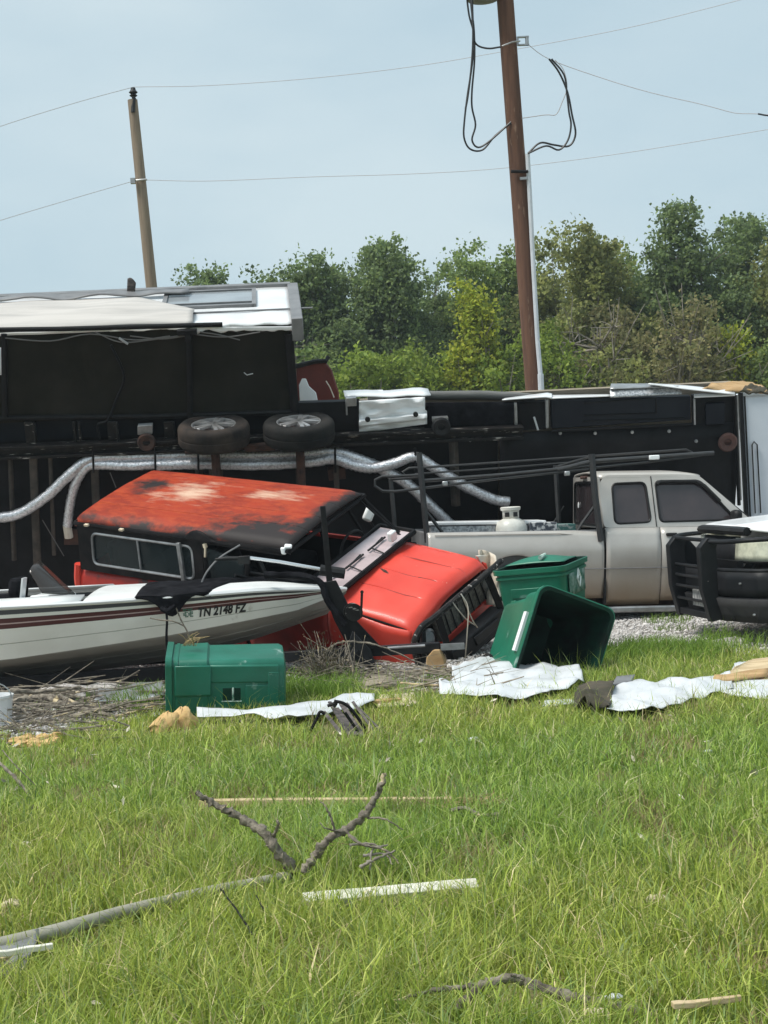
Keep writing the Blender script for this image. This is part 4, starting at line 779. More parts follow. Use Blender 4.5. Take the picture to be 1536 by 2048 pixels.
q = MB(); q.tube([P(738, 1040, 14.76), P(752, 1060, 14.8)], .012, 6); q.build('mirror_arm', M['black'], mr, world=True)
RBn = np.array(RB); SP = np.array([-.86, 14.948, -.165])
def FP(px, py, off):      # point of the wagon's front, on the plane x = XF+off
    o_ = RBn.T@(CAM-SP); d_ = RBn.T@ray(px, py); return o_+d_*((XF+off-o_[0])/d_[0])
def fpoly(pxs, off, th, name, m, parent=None, bevel=.006):
    q = MB(); a_ = [FP(x, y, off) for x, y in pxs]; n_ = len(a_); q.add(a_+[v-np.array([th, 0, 0]) for v in a_], [tuple(range(n_)), tuple(range(2*n_-1, n_-1, -1))]+[(i, i+n_, (i+1) % n_+n_, (i+1) % n_) for i in range(n_)]); return q.build(name, m, parent or suv, bevel=bevel)
fpoly([(826, 1266), (962, 1124), (1002, 1222), (1004, 1262), (905, 1350), (840, 1345)], -.10, .04, 'front_wall', M['hardtop'])
gr_ = fpoly([(872, 1246), (966, 1158), (978, 1192), (884, 1284)], -.02, .05, 'grille', mat('grimy_grille_mesh', (.20, .19, .165), .7, col2=(.06, .06, .055), scale=30, bump=.5))
for k in range(8):
    t_ = (k+.5)/8; q = MB(); q.tube([FP(872+94*t_, 1246-88*t_, -.01), FP(884+94*t_, 1284-92*t_, -.01)], .008, 5); q.build('grille_bar', M['trimdark'], gr_)
fpoly([(884, 1286), (978, 1196), (988, 1222), (898, 1312)], -.01, .05, 'front_panel', M['red'])
for px_, py_ in ((852, 1280), (972, 1160)):
    R_ = np.array(Matrix.Rotation(rad(90), 3, 'Y')); c_ = FP(px_, py_, -.04); q = MB(); q.lathe([(.105, 0), (.11, .03), (.09, .05)], 20, c_, R_, cap=False); hl = q.build('headlight', M['chrome'], suv); q = MB(); q.lathe([(.09, .035), (.06, .055), (.002, .062)], 20, c_, R_, cap=False); q.build('lens', M['winglass'], hl)
fpoly([(955, 1112), (990, 1108), (1010, 1200), (1006, 1245), (992, 1240), (985, 1170)], -.06, .03, 'bent_fender_end', M['beige'])
q = MB(); q.tube(spline([FP(838, 1330, .10), FP(828, 1290, .13), FP(842, 1256, .14), FP(868, 1236, .14), FP(920, 1192, .14), FP(970, 1150, .14), FP(1002, 1122, .13)], 4), .030, 8, rn=.08); bg_ = q.build('brush_guard', M['rail'], suv)
for p0_, p1_, w_ in (((876, 1232), (908, 1346), .042), ((974, 1150), (1012, 1250), .046), ((846, 1258), (846, 1330), .026)):
    q = MB(); a_, b_ = FP(*p0_, .14), FP(*p1_, .17); q.tube([a_, (a_+b_)/2+np.array([.01, 0, 0]), b_], w_, 4); q.build('guard_post', M['black'], bg_, bevel=.006)
fb_ = fpoly([(904, 1306), (1006, 1214), (1014, 1250), (910, 1346)], .20, .14, 'front_bumper', M['bumper'], bevel=.015)
fpoly([(950, 1276), (998, 1236), (1000, 1250), (956, 1292)], .22, .05, 'bumper_plate', M['trimdark'], fb_)
q = MB(); q.tube([FP(905, 1330, .16), FP(930, 1330, .1), FP(965, 1312, .1)], .035, 6); q.build('tow_hook', M['black'], fb_)
q = MB(); q.tube(spline([FP(1003, 1196, .05), FP(1024, 1216, .05), FP(1018, 1240, .05)], 4), .02, 6); q.build('bent_bracket', M['black'], fb_)
for c_ in ((1.2, .62, .36), (-1.3, .62, .36)): wheel(suv, c_, np.array(Matrix.Rotation(rad(-90), 3, 'X')), .36, .22, M['tyre'], M['galv'], 5)
for l in ([(922, 1188, .16), (936, 1215, .22), (934, 1270, .26), (930, 1320, .2)], [(922, 1188, .16), (945, 1240, .2), (955, 1255, .2)], [(905, 1205, .16), (930, 1236, .2), (950, 1250, .2)]):
    q = MB(); q.tube(spline([FP(*p_) for p_ in l], 5), .006, 5); q.build('loose_wire', M['beige'], suv)

# beige cloth caught on the far corner of the guard
t = MB(); c0 = P(975, 1150, 14.0)
def bc(u, v):
    a_ = P(958+34*u+6*v, 1100+12*u*u+(118-20*u)*v*.98, 14.02); return a_+np.array([0, .12*math.sin(u*3+v*2)+.06*nz3((u*4, v*4, 1), 1.3), 0])
t.grid(bc, lin(0, 1, 12), lin(0, 1, 14)); tag(t.build('beige_cloth', M['beige'], solid=.012), 'beige padded cloth caught between red hood corner and green cart', 'cloth')

# ------------------------------------------------------------------ boat on its trailer
BY = 13.15; bx = lambda px: (px-768)/242.0
boat = thing('bass_boat', 'white fiberglass bass boat with maroon stripes resting low in front of the red wagon', 'boat', (-2.2, BY, 0.0))
XB = -.37
def hb_(x): return .90*max(0.0, 1-max(0, (x+2.9)/(XB+2.9))**2.4)
def sheer(x): return .755+.02*(x < -99)-.06*max(0, (x+1.2)/(XB+1.2))**1.5
kx = [-6, -3.4, -1.94, -1.19, -.55, XB]; kz = [.03, .03, .15, .30, .485, .665]
ckx = [-6, -3.26, -1.85, -.80, XB]; ckz = [.27, .305, .435, .555, .68]
def hullpt(x, t):       # t 0..1 gunwale to chine, 1..2 chine to keel
    w_ = hb_(x); cz_ = float(np.interp(x, ckx, ckz)); kz_ = min(float(np.interp(x, kx, kz)), cz_-.004); sz = sheer(x); cw = w_*.86
    if t <= 1: return np.array([x, -(w_+(cw-w_)*t**1.4), sz+(cz_-sz)*t])
    return np.array([x, -cw*(1-(t-1)), cz_+(kz_-cz_)*((t-1)**.8)])
def B(p): return np.array(p)+np.array([2.2, 0, 0])       # world-ish boat coords (x world, y from centreline) to local
rows = [0, .035, .05, .14, .19, .21, .275, .30, .325, .41, .42, .55, .69, .70, .71, .85, 1.0, 1.03, 1.2, 1.38, 1.40, 1.6, 1.68, 1.70, 1.85, 2.0]
mats_ = [M['hull'], M['greystripe'], M['maroon'], M['pinkline'], M['hullbottom']]
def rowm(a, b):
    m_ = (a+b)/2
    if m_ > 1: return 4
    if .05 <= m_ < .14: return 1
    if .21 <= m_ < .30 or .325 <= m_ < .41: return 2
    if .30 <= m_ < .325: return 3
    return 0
xs = sorted(lin(-5.6, -2.9, 12)+lin(-2.7, XB, 40))
q = MB()
for sg in (1, -1):
    for a_, b_ in zip(rows[:-1], rows[1:]):
        q.cur = rowm(a_, b_)
        def f(x, t):
            p_ = hullpt(x, t); st = (.012 if t in (.70,) else 0)-(.010 if t in (1.40, 1.70) else 0); return B((p_[0], sg*(p_[1]+st), p_[2]))
        q.grid(f, xs, [a_, b_])
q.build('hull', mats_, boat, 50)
q = MB(); q.grid(lambda x, v: B((x, v*hb_(x)*.985, sheer(x)+.012+.055*(1-v*v)*min(1, hb_(x)/.5))), [x for x in xs if x > -2.55]+[], lin(-1, 1, 15)); q.build('foredeck', M['deck'], boat, solid=.015)
for sg in (-1, 1):
    q = MB(); q.grid(lambda x, v: B((x, sg*(hb_(x)*.99-.22*v), sheer(x)+.012+.04*v)), lin(-5.6, -2.55, 12), lin(0, 1, 4)); q.build('side_deck', M['deck'], boat, solid=.015)
    q = MB(); q.tube([B((x, sg*(hb_(x)+.006), sheer(x)+.004)) for x in xs], .016, 6); q.build('rub_rail', M['white'], boat)
q = MB(); q.box(B((-4.0, 0, .35)), (3.0, 1.3, .03)); q.build('cockpit_floor', M['trim'], boat)
q = MB(); wp = [(58, 1142), (77, 1120), (150, 1188), (84, 1186)]
q.grid(lambda u, v: (P(*wp[0], 12.85)*(1-u)+P(*wp[3], 12.75)*u)*(1-v)+(P(*wp[1], 13.1)*(1-u)+P(*wp[2], 13.0)*u)*v+np.array([0, -.05*math.sin(math.pi*v), 0]), lin(0, 1, 8), lin(0, 1, 6)); q.build('windscreen', M['smoke'], boat, solid=.012, world=True)
q = MB(); q.box(B((-2.98, -.1, .70)), (.34, .8, .18)); q.build('console', M['deck'], boat, bevel=.04)
q = MB(); q.box(B((-3.18, -.35, .86)), (.10, .36, .22), np.array(rotm(0, .15, 0))); q.box(B((-3.3, -.35, .78)), (.3, .36, .10)); st_ = q.build('seat', M['cloth'], boat, bevel=.03)
q = MB(); q.box(B((-3.115, -.45, .87)), (.015, .14, .2), np.array(rotm(0, .15, 0))); q.build('seat_piping', M['white'], st_)
q = MB(); q.box(B((-2.95, -.55, .80)), (.16, .06, .04)); q.build('gauge_cover', M['deck'], boat, bevel=.01)
# trolling motor stowed on the bow
Ym = 13.0
q = MB(); q.tube([P(500, 1116, Ym), P(560, 1124, Ym), P(655, 1141, Ym)], .016, 8); tm_ = q.build('trolling_motor', M['steel'], boat, world=True)
q = MB(); q.tube([P(430, 1119, Ym), P(455, 1117, Ym), P(500, 1117, Ym)], [.012, .02, .02], 8); q.box(P(488, 1120, Ym), (.10, .09, .07)); q.tube([P(640, 1140, Ym), P(690, 1147, Ym)], .05, 10); q.build('motor_head', M['trimdark'], tm_, world=True, bevel=.012)
q = MB(); q.tube([P(500, 1145, Ym), P(560, 1155, Ym), P(640, 1160, Ym)], .014, 6); q.tube([P(470, 1150, Ym), P(520, 1162, Ym+.1)], .02, 6); q.tube([P(520, 1122, Ym), P(540, 1168, Ym)], .018, 6); q.build('motor_mount', M['black'], tm_, world=True)
q = MB(); q.tube(spline([P(480, 1090, Ym+.1), P(440, 1115, Ym+.05), P(415, 1142, Ym), P(402, 1168, Ym)], 5), .009, 6); q.build('motor_cable', M['trim'], tm_, world=True)
# registration lettering on the hull side
fc = bpy.data.curves.new('t', 'FONT'); fc.body = 'TN 2148 FZ'; fc.size = 1; fc.shear = .28; fc.offset = .04; fc.space_character = 1.02
to = bpy.data.objects.new('t', fc); SC.collection.objects.link(to); dg = bpy.context.evaluated_depsgraph_get(); tme = bpy.data.meshes.new_from_object(to.evaluated_get(dg)); bpy.data.objects.remove(to)
tv = np.array([v.co[:] for v in tme.vertices]); tf = [tuple(p_.vertices) for p_ in tme.polygons]
def on_hull(x, z, o_):
    t = (sheer(x)-z)/(sheer(x)-float(np.interp(x, ckx, ckz))); p_ = hullpt(x, t); return B((p_[0], p_[1]-o_, p_[2]))
tx0, tx1 = tv[:, 0].min(), tv[:, 0].max(); hx0, hx1 = -1.60, -1.20; hs = .074/.72
q = MB(); q.add([on_hull(hx0+(hx1-hx0)*(a_-tx0)/(tx1-tx0), .577+b_*hs+.012*(a_-tx0)/(tx1-tx0), .006) for a_, b_, _ in tv], tf); q.build('registration_number', M['ink'], boat, 0)
q = MB(); 
for i in range(6):
    for j in range(6):
        if (i*7+j*5+i*j) % 3 and (i, j) not in ((2, 2), (3, 3)): 
            x_, z_ = -1.722+.0135*i, .580+.0125*j; q.add([on_hull(x_+a_*.011, z_+b_*.010, .006) for a_, b_ in ((0, 0), (1, 0), (1, 1), (0, 1))], [(0, 1, 2, 3)])
q.build('registration_sticker', M['inkgreen'], boat, 0)
# black cover cloth dragged over the bow
q = MB()
def cov(u, v):
    px_ = 252+400*u; x = bx(px_)+.05*v; w_ = hb_(x); hang = .02+.17*math.exp(-((u-.17)/.07)**2)+.03*max(0, math.sin(u*22))*(u > .3)
    tt = v*1.0; n_ = .035*nz3((u*7, v*5, 3), 1.2)
    if tt < .7:
        yn = (w_+.02) if u < .34 else (w_+.02)*(1-.62*min(1, (u-.34)/.10)); y = .30*min(1, w_)-(yn+.30*min(1, w_))*(tt/.7); z = sheer(x)+.022+.055*(1-min(1, abs(y)/max(w_, .1))**2)*min(1, w_/.5)+abs(n_)*.8
    else:
        y = -(w_+.03+.02*math.sin(u*30)) if u < .36 else -(w_+.02)*(1-.62*min(1, (u-.34)/.10)); z = sheer(x)+.03-(hang if u < .36 else .015)*((tt-.7)/.3)+n_*.4
    return B((x, y+n_*.5, z))
q.grid(cov, lin(0, 1, 60), lin(0, 1, 26))
o = q.build('boat_cover', M['cloth'], boat, 60, solid=.008)
wmx = o.matrix_world.copy(); o.parent = None; o.location = (-2.2, BY, 0); tag(o, 'crumpled black cloth cover dragged over the bow of the white boat', 'cover')
# loose twigs and cord hanging on the hull
for lab, pts in (('dry brown twig hanging down the hull beside the registration sticker', [(352, 1215, 12.2), (362, 1240, 12.2), (374, 1262, 12.2), (380, 1280, 12.2)]), ('thin curled twig lying across the boat hull below the black cover', [(300, 1236, 12.15), (320, 1240, 12.15), (345, 1242, 12.15), (368, 1252, 12.2)])):
    q = MB(); q.tube(spline([P(*p_) for p_ in pts], 4), .006, 5, rn=.4); tag(q.build('twig', M['deadwood']), lab, 'twig', 'twigs caught on the boat')
q = MB(); q.tube(spline([P(331, 1212, 12.2), P(334, 1240, 12.18), P(333, 1275, 12.18), P(336, 1330, 12.16)], 4), .011, 6); q.tube(spline([P(322, 1216, 12.2), P(334, 1222, 12.18), P(350, 1212, 12.2)], 4), .022, 6, rn=.4); tag(q.build('tie_strap', M['cloth']), 'black knotted tie strap hanging from the boat cover down the hull', 'strap')
# trailer
bt = thing('boat_trailer', 'black steel boat trailer under the boat with winch post and long tongue', 'trailer', (-2.2, BY, 0))
q = MB()
def rect(a_, b_, dy, h): 
    a_ = np.array(a_); b_ = np.array(b_); ex = np.array([0, dy/2, 0]); ez = np.array([0, 0, h/2]); q.hexa([a_-ex-ez, b_-ex-ez, b_-ex+ez, a_-ex+ez, a_+ex-ez, b_+ex-ez, b_+ex+ez, a_+ex+ez])
rect(P(-250, 1385, 12.5), P(330, 1348, 12.5), .06, .13); rect(P(330, 1348, 12.5), P(560, 1312, 12.9), .06, .12); q.build('frame_beam', M['black'], bt, world=True, bevel=.008)
q = MB(); rect(P(-250, 1352, 13.8), P(540, 1302, 13.2), .06, .10); q.build('frame_beam', M['black'], bt, world=True, bevel=.008)
q = MB(); rect(P(520, 1316, 12.75), P(880, 1294, 12.55), .08, .085); q.build('tongue', M['bumper'], bt, world=True, bevel=.008)
q = MB(); q.tube([P(775, 1296, 12.50), P(850, 1291, 12.48)], .012, 6); q.box(P(905, 1293, 12.5), (.2, .07, .05)); q.build('coupler', M['chrome'], bt, world=True)
q = MB(); q.hexa([P(x, y, 12.62) for x, y in ((640, 1012), (651, 1012), (668, 1190), (655, 1190))]+[P(x, y, 12.68) for x, y in ((640, 1012), (651, 1012), (668, 1190), (655, 1190))]); q.build('guide_post', M['black'], bt, world=True, bevel=.006)
q = MB(); o2 = [(640, 1165), (672, 1160), (712, 1240), (768, 1300), (700, 1300), (668, 1240)]; q.prism(o2, lambda x, y: P(x, y, 12.55), lambda x, y: P(x, y, 12.62)); q.build('winch_post', M['black'], bt, world=True, bevel=.008)
q = MB(); q.lathe([(.075, -.06), (.075, -.05), (.04, -.045), (.04, .045), (.075, .05), (.075, .06)], 20, P(706, 1224, 12.5), np.array(Matrix.Rotation(rad(90), 3, 'X')@Matrix.Rotation(rad(10), 3, 'Y'))); wn = q.build('winch', M['rail'], bt, world=True)
q = MB(); q.tube([P(722, 1235, 12.42), P(724, 1182, 12.4)], .012, 6); q.tube([P(724, 1184, 12.42), P(724, 1184, 12.3)], .016, 6); q.build('winch_handle', M['rail'], wn, world=True)
q = MB(); q.prism([(705, 1262), (742, 1300), (755, 1345), (700, 1320), (668, 1345), (690, 1305)], lambda x, y: P(x, y, 12.44), lambda x, y: P(x, y, 12.5)); q.build('jack_bracket', M['bumper'], bt, world=True, bevel=.005)
q = MB(); q.tube([P(712, 1300, 12.45), P(700, 1330, 12.42), P(745, 1352, 12.4), P(790, 1362, 12.38)], .03, 8); q.build('jack_leg', M['bumper'], bt, world=True)
q = MB(); q.tube(spline([P(530, 1150, 12.7), P(600, 1152, 12.6), P(640, 1165, 12.55), P(655, 1200, 12.52), P(690, 1250, 12.5)], 5), .03, 8, rn=.3); q.build('bow_strap', M['cloth'], bt, world=True)
for c_ in ((-3.6, -.95), (-3.6, .95), (-4.5, -.95), (-4.5, .95)):
    wheel(bt, (c_[0]+2.2-.9, c_[1], .28), np.array(Matrix.Rotation(rad(90 if c_[1] < 0 else -90), 3, 'X')), .28, .18, M['tyre'], M['galv'], 5)

# ------------------------------------------------------------------ silver pickup
PR = rotm(ry=rad(2.2), rz=rad(5)); pp = P(1214, 1248, 15.95); pp[2] = -.02
pk = thing('pickup_truck', 'silver extended-cab pickup with muddy lower sides and black ladder rack beside the overturned trailer', 'pickup', pmat(pp, PR))
HW = .84      # local: x forward from rear edge of cab, near side at y=0, far side at y=2*HW
pyf = lambda x, z: .075*max(0, (z-.78)/.30)**2+.10*max(0, (.62-z)/.40)**2+(.012 if z < .60 else 0)-.015*math.exp(-((z-.80)/.12)**2)
def pside(name, xs, zb, zt_, rows=12, m=None, parent=None):
    for far in (0, 1):
        q = MB(); q.grid(lambda x, t_: (x, (lambda y: y if not far else 2*HW-y)(pyf(x, zb(x)+(zt_(x)-zb(x))*t_)), zb(x)+(zt_(x)-zb(x))*t_), xs, lin(0, 1, rows)); q.build(name, m or M['silver'], parent or pk, 50, solid=.012)
ba = arch((-.98,), .42, .34, .28); fa = arch((2.22,), .42, .34, .24)
flare = lambda x: 0
pside('bed_side', lin(-1.92, -.025, 60), ba, lambda x: 1.01-.02*max(0, (x+.35)/.35), 14)
pside('cab_side', lin(0, .60, 12), lambda x: .20, lambda x: 1.03)
pside('door', lin(.608, 1.62, 16), lambda x: .24, lambda x: 1.03)
pside('front_fender', lin(1.628, 2.95, 40), fa, lambda x: 1.0-.05*max(0, x-2.5))
for far in (0, 1):
    y_ = -.004 if not far else 2*HW+.004
    q = MB(); q.tube([(x, y_+(.02 if not far else -.02), .985+.0*x) for x in lin(-1.85, -.5, 8)]+[(-.36, y_+(.03 if not far else -.03), .97)], .006, 5); q.build('bed_crease', M['silver'], pk)
    q = MB(); q.tube([(x, pyf(x, .60)+(-.004), .600) if not far else (x, 2*HW-pyf(x, .60)+.004, .6) for x in lin(-.52, 1.6, 20)], .005, 5); q.build('body_crease', M['trim'], pk)
    q = MB(); q.box((.75, .08 if not far else 2*HW-.08, .15), (1.7, .06, .07)); q.build('rocker_step', M['galv'], pk, bevel=.02)
q = MB(); q.box((-.0, HW, .6), (.03, 2*HW-.2, .78)); q.box((-.012, .04, .62), (.02, .05, .8)); q.build('cab_back', M['trimdark'], pk)
q = MB(); q.box((-.95, HW, .55), (1.86, 1.44, .04)); q.box((-.05, HW, .76), (.04, 1.44, .44)); q.box((-1.9, HW, .66), (.05, 1.44, .70)); 
for y in (.11, 2*HW-.11): q.box((-.97, y, .78), (1.86, .03, .46)); q.box((-.97, y-.02 if y < HW else y+.02, 1.0), (1.88, .10, .03))
q.build('bed_liner', M['trim'], pk, bevel=.01)
# greenhouse
def gy(z): return .085+.15*(z-1.03)/.55
def roofz(x): return 1.615-.05*max(0, (x-.75)/.45)**2-.03*max(0, (.1-x)/.2)**2
prof = rpoly([(.0, 1.03), (1.66, 1.03), (1.62, 1.10), (1.10, 1.58), (.9, 1.60), (.05, 1.60), (-.03, 1.5)], .05, 3)
rwin = rpoly([(.12, 1.075), (.52, 1.09), (.49, 1.52), (.12, 1.51)], .06); fwin = rpoly([(.62, 1.09), (1.47, 1.10), (1.10, 1.53), (.60, 1.53)], .05)
for far in (0, 1):
    f_ = lambda x, z, o_=0, far=far: (x, (gy(z)+o_) if not far else 2*HW-gy(z)-o_, z)
    q = MB(); q.holed(prof, [rwin, fwin], f_); q.build('cab_frame', M['silver'], pk, 0, solid=.03, bevel=.006)
    for nm, hl_, o_ in (('rear_quarter_window', rwin, .004), ('door_window', fwin, .004)):
        q = MB(); q.tube([f_(*p_, o_=-.014) for p_ in hl_+hl_[:1]], .012, 5); wf = q.build(nm, M['trimdark'], pk)
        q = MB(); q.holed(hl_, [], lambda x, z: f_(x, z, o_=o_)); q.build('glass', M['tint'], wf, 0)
    q = MB(); q.tube([f_(x, z, o_=-.03) for x, z in ((.61, 1.50), (.66, 1.525), (1.05, 1.525), (1.14, 1.475), (1.30, 1.30))], .022, 6); q.build('window_visor', M['trimdark'], pk)
    q = MB(); q.tube([f_(x, z, o_=-.02) for x, z in ((.555, 1.585), (.575, 1.04))], .005, 5); q.build('door_gap', M['black'], pk)
    q = MB(); q.box((.72, (.0 if not far else 2*HW), .955), (.12, .04, .035)); q.build('door_handle', M['trimdark'], pk, bevel=.012)
    q = MB(); q.box((1.42, (-.05 if not far else 2*HW+.05), 1.14), (.10, .18, .14)); q.build('door_mirror', M['trimdark'], pk, bevel=.04)
q = MB(); q.grid(lambda x, v: (x, HW+v*(HW-gy(1.58)+.012), roofz(x)+.03*(1-v*v)-.045*max(0, (abs(v)-.85)/.15)**2), lin(-.03, 1.12, 16), lin(-1, 1, 21)); q.build('roof', M['silver'], pk, 50, solid=.02)
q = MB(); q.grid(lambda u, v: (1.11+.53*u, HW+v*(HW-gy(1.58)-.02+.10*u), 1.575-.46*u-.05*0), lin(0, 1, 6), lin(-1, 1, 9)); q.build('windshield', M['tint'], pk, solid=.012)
q = MB(); ow = [(-HW+.13, 1.03), (HW-.13, 1.03), (HW-.22, 1.59), (-HW+.22, 1.59)]; hw = rpoly([(-.60, 1.06), (.60, 1.06), (.52, 1.53), (-.52, 1.53)], .07)
fb = lambda y, z, o_=0: (-.01-.02*(z-1.03)+o_, HW+y, z)
q.holed(ow, [hw], fb); q.build('cab_rear_frame', M['silver'], pk, 0, solid=.02)
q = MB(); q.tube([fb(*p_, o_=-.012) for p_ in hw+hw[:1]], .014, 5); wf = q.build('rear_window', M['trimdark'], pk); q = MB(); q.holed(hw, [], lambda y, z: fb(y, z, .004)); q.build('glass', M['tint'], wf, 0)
q = MB(); q.lathe([(.035, 0), (.035, .004), (.02, .004)], 12, fb(.40, 1.27, -.004), np.array(Matrix.Rotation(rad(-90), 3, 'Y'))); q.build('window_decal', M['label'], wf)
q = MB(); q.box((-.04, HW, 1.585), (.05, .22, .035)); q.build('brake_light', M['rust'], pk, bevel=.01)
q = MB(); q.grid(lambda u, v: (1.64+1.3*u, HW+v*(HW-.10), 1.07-.08*u*u+.03*(1-v*v)), lin(0, 1, 14), lin(-1, 1, 13)); q.build('hood', M['silver'], pk, solid=.015)
q = MB(); q.box((2.95, HW, .72), (.08, 2*HW-.2, .46)); q.build('grille', M['trimdark'], pk, bevel=.03)
q = MB(); q.box((3.03, HW, .42), (.16, 2*HW-.04, .2)); q.build('front_bumper', M['chrome'], pk, bevel=.04)
q = MB(); q.box((-2.02, HW, .42), (.14, 2*HW-.1, .16)); q.build('rear_bumper', M['trimdark'], pk, bevel=.02)
q = MB(); q.box((.4, HW, .22), (5.0, .9, .12)); q.build('chassis', M['rust'], pk)
for x in (-.98, 2.22):
    for y, a_ in ((.12, 90), (2*HW-.12, -90)): wheel(pk, (x, y, .33), np.array(Matrix.Rotation(rad(a_), 3, 'X')), .335, .22, M['tyre'], M['galv'], 6)
q = MB(); q.box((.8, HW, .75), (1.5, 1.3, .5)); q.build('cabin_interior', M['seatred'], pk)
# ladder rack, bolted to the bed
YN, YFR = 15.95, 16.95
rk = MB(); rk.box(P(1010, 1062, 16.5), (.02, .02, .02)); rack = rk.build('ladder_rack', M['rackiron'], pk, world=True)
for l, Y, r_ in (([(838, 905), (846, 990), (855, 1085)], YN, .042), ([(1183, 908), (1190, 990), (1202, 1082)], YN, .045), ([(781, 958), (786, 1010), (792, 1085)], YFR, .034), ([(1111, 930), (1115, 1000), (1120, 1075)], YFR, .034), ([(1192, 1008), (1165, 1045), (1152, 1066)], YN+.05, .022), ([(1094, 1066), (1128, 1012)], YFR, .010), ([(850, 1020), (890, 1072), (906, 1080)], YN+.1, .025)):
    q = MB(); q.tube([P(x, y, Y) for x, y in l], r_*.85, 6); q.build('rack_post', M['rackiron'], rack, world=True, bevel=0)
for l, Y, r_ in (([(1178, 938), (1000, 957), (790, 983), (765, 982), (750, 972), (750, 960), (764, 953), (785, 953), (838, 950)], YN, .019), ([(840, 962), (1000, 950), (1178, 932)], YN, .024), ([(1115, 940), (1183, 923), (1300, 915), (1428, 906)], YN, .030), ([(1183, 936), (1290, 925), (1392, 912), (1428, 906)], YN, .016), ([(835, 950), (812, 952), (805, 944), (818, 936), (860, 934), (1100, 918), (1270, 906), (1372, 899), (1384, 905), (1388, 912)], YFR, .017), ([(830, 948), (1000, 936), (1178, 922)], YFR, .014), ([(1111, 934), (1183, 912)], YFR, .02)):
    q = MB(); q.tube([P(x, y, Y) for x, y in l], r_*.8, 8); q.build('rack_rail', M['rackiron'], rack, world=True)
for x, y, Y in ((1308, 915, YN-.02), (1134, 947, YN-.02), (890, 967, YN-.02)):
    q = MB(); q.box(P(x, y, Y), (.11 if x > 1200 else .06, .07, .05)); q.build('rack_clamp', M['label'] if x > 1200 else M['galv'], rack, world=True, bevel=.01)
for a_, b_ in ((P(840, 955, YN), P(783, 958, YFR)), (P(1185, 930, YN), P(1112, 935, YFR))):
    q = MB(); q.tube([a_, b_], .02, 6); q.build('rack_crossbar', M['rackiron'], rack, world=True)
def inpk(x, y, z): return np.array(PR)@np.array([x, y, z])+pp
# load in the bed
tb = thing('toolbox', 'long silver tread-plate toolbox lying in the pickup bed', 'toolbox', pmat(inpk(-1.22, .62, .635), PR))
q = MB(); q.box((0, 0, .22), (1.25, .42, .44)); q.build('case', M['diamond'], tb, bevel=.01); q = MB(); q.box((0, 0, .465), (1.30, .46, .04)); q.build('lid', M['white'], tb, bevel=.01)
t = MB(); t.box(inpk(-.62, .42, .88), (.30, .25, .44), np.array(PR)); tag(t.build('printed_carton', M['boxprint'], bevel=.006), 'black and white speckled carton behind the propane tank in the pickup bed', 'box')
t = MB(); t.box(inpk(-.36, .75, .83), (.34, .25, .48), np.array(PR)); tag(t.build('teal_carton', M['teal'], bevel=.006), 'teal carton against the cab in the pickup bed', 'box')
pt = thing('propane_tank', 'white propane tank with collar standing in the pickup bed', 'gas tank', P(1024, 1080, 16.22)-np.array([0, 0, .10]))
q = MB(); q.lathe([(.12, .0), (.165, .05), (.172, .1), (.172, .24), (.15, .30), (.09, .335), (.03, .345)], 28); q.build('vessel', M['tank'], pt, 60)
q = MB(); q.lathe([(.085, .33), (.088, .42), (.105, .43), (.108, .455), (.100, .46)], 20, cap=False); q.build('collar', M['tank'], pt, 40, solid=.008)
for a_ in (-60, -120): 
    q = MB(); q.box((.089*math.cos(rad(a_)), .089*math.sin(rad(a_)), .38), (.05, .012, .05), np.array(rotm(0, 0, rad(a_+90)))); q.build('collar_opening', M['ink'], pt)
q = MB(); q.tube([(0, 0, .33), (0, 0, .40)], .022, 8); q.lathe([(.032, .40), (.036, .42), (.03, .43)], 10); q.build('valve', mat('brass', (.45, .32, .12), .4, metal=.7), pt)

# ------------------------------------------------------------------ white truck with grille guard
wh = P(1442, 1274, 13.95); WRm = rotm(rz=rad(180+9))
wt = thing('white_truck', 'white truck with black grille guard and bumper parked at the picture edge facing the carts', 'truck', pmat((wh[0], wh[1], 0), WRm))
# local: x forward (to picture left), y left side of truck = toward the viewer is +y ; origin under grille centre
WW = .92
def nose(y, d=.30): return -d*abs(y/WW)**2.6
q = MB(); q.grid(lambda u, v: (nose(v*WW)-.02-1.45*u, v*(WW-.06+.04*u), .985+.10*u**.7+.06*(1-v*v)+.02*math.exp(-((abs(v)-.45)/.12)**2)-.05*max(0, (abs(v)-.9)/.1)**2), lin(0, 1, 18), lin(-1, 1, 31)); q.build('hood', M['white'], wt, solid=.02)
q = MB(); q.tube([(nose(y)-.0, y, .985+.035*(1-(y/WW)**2)) for y in lin(-WW*.60, WW*.60, 15)], .052, 8, flat=.8); q.build('bug_shield', M['trimdark'], wt)
q = MB(); q.grid(lambda u, v: (nose((u*2-1)*.38*1.0)+.0-.03*v, (u*2-1)*.38, .66+.30*v), lin(0, 1, 9), lin(0, 1, 3)); q.build('grille', M['bumper'], wt, solid=.05)
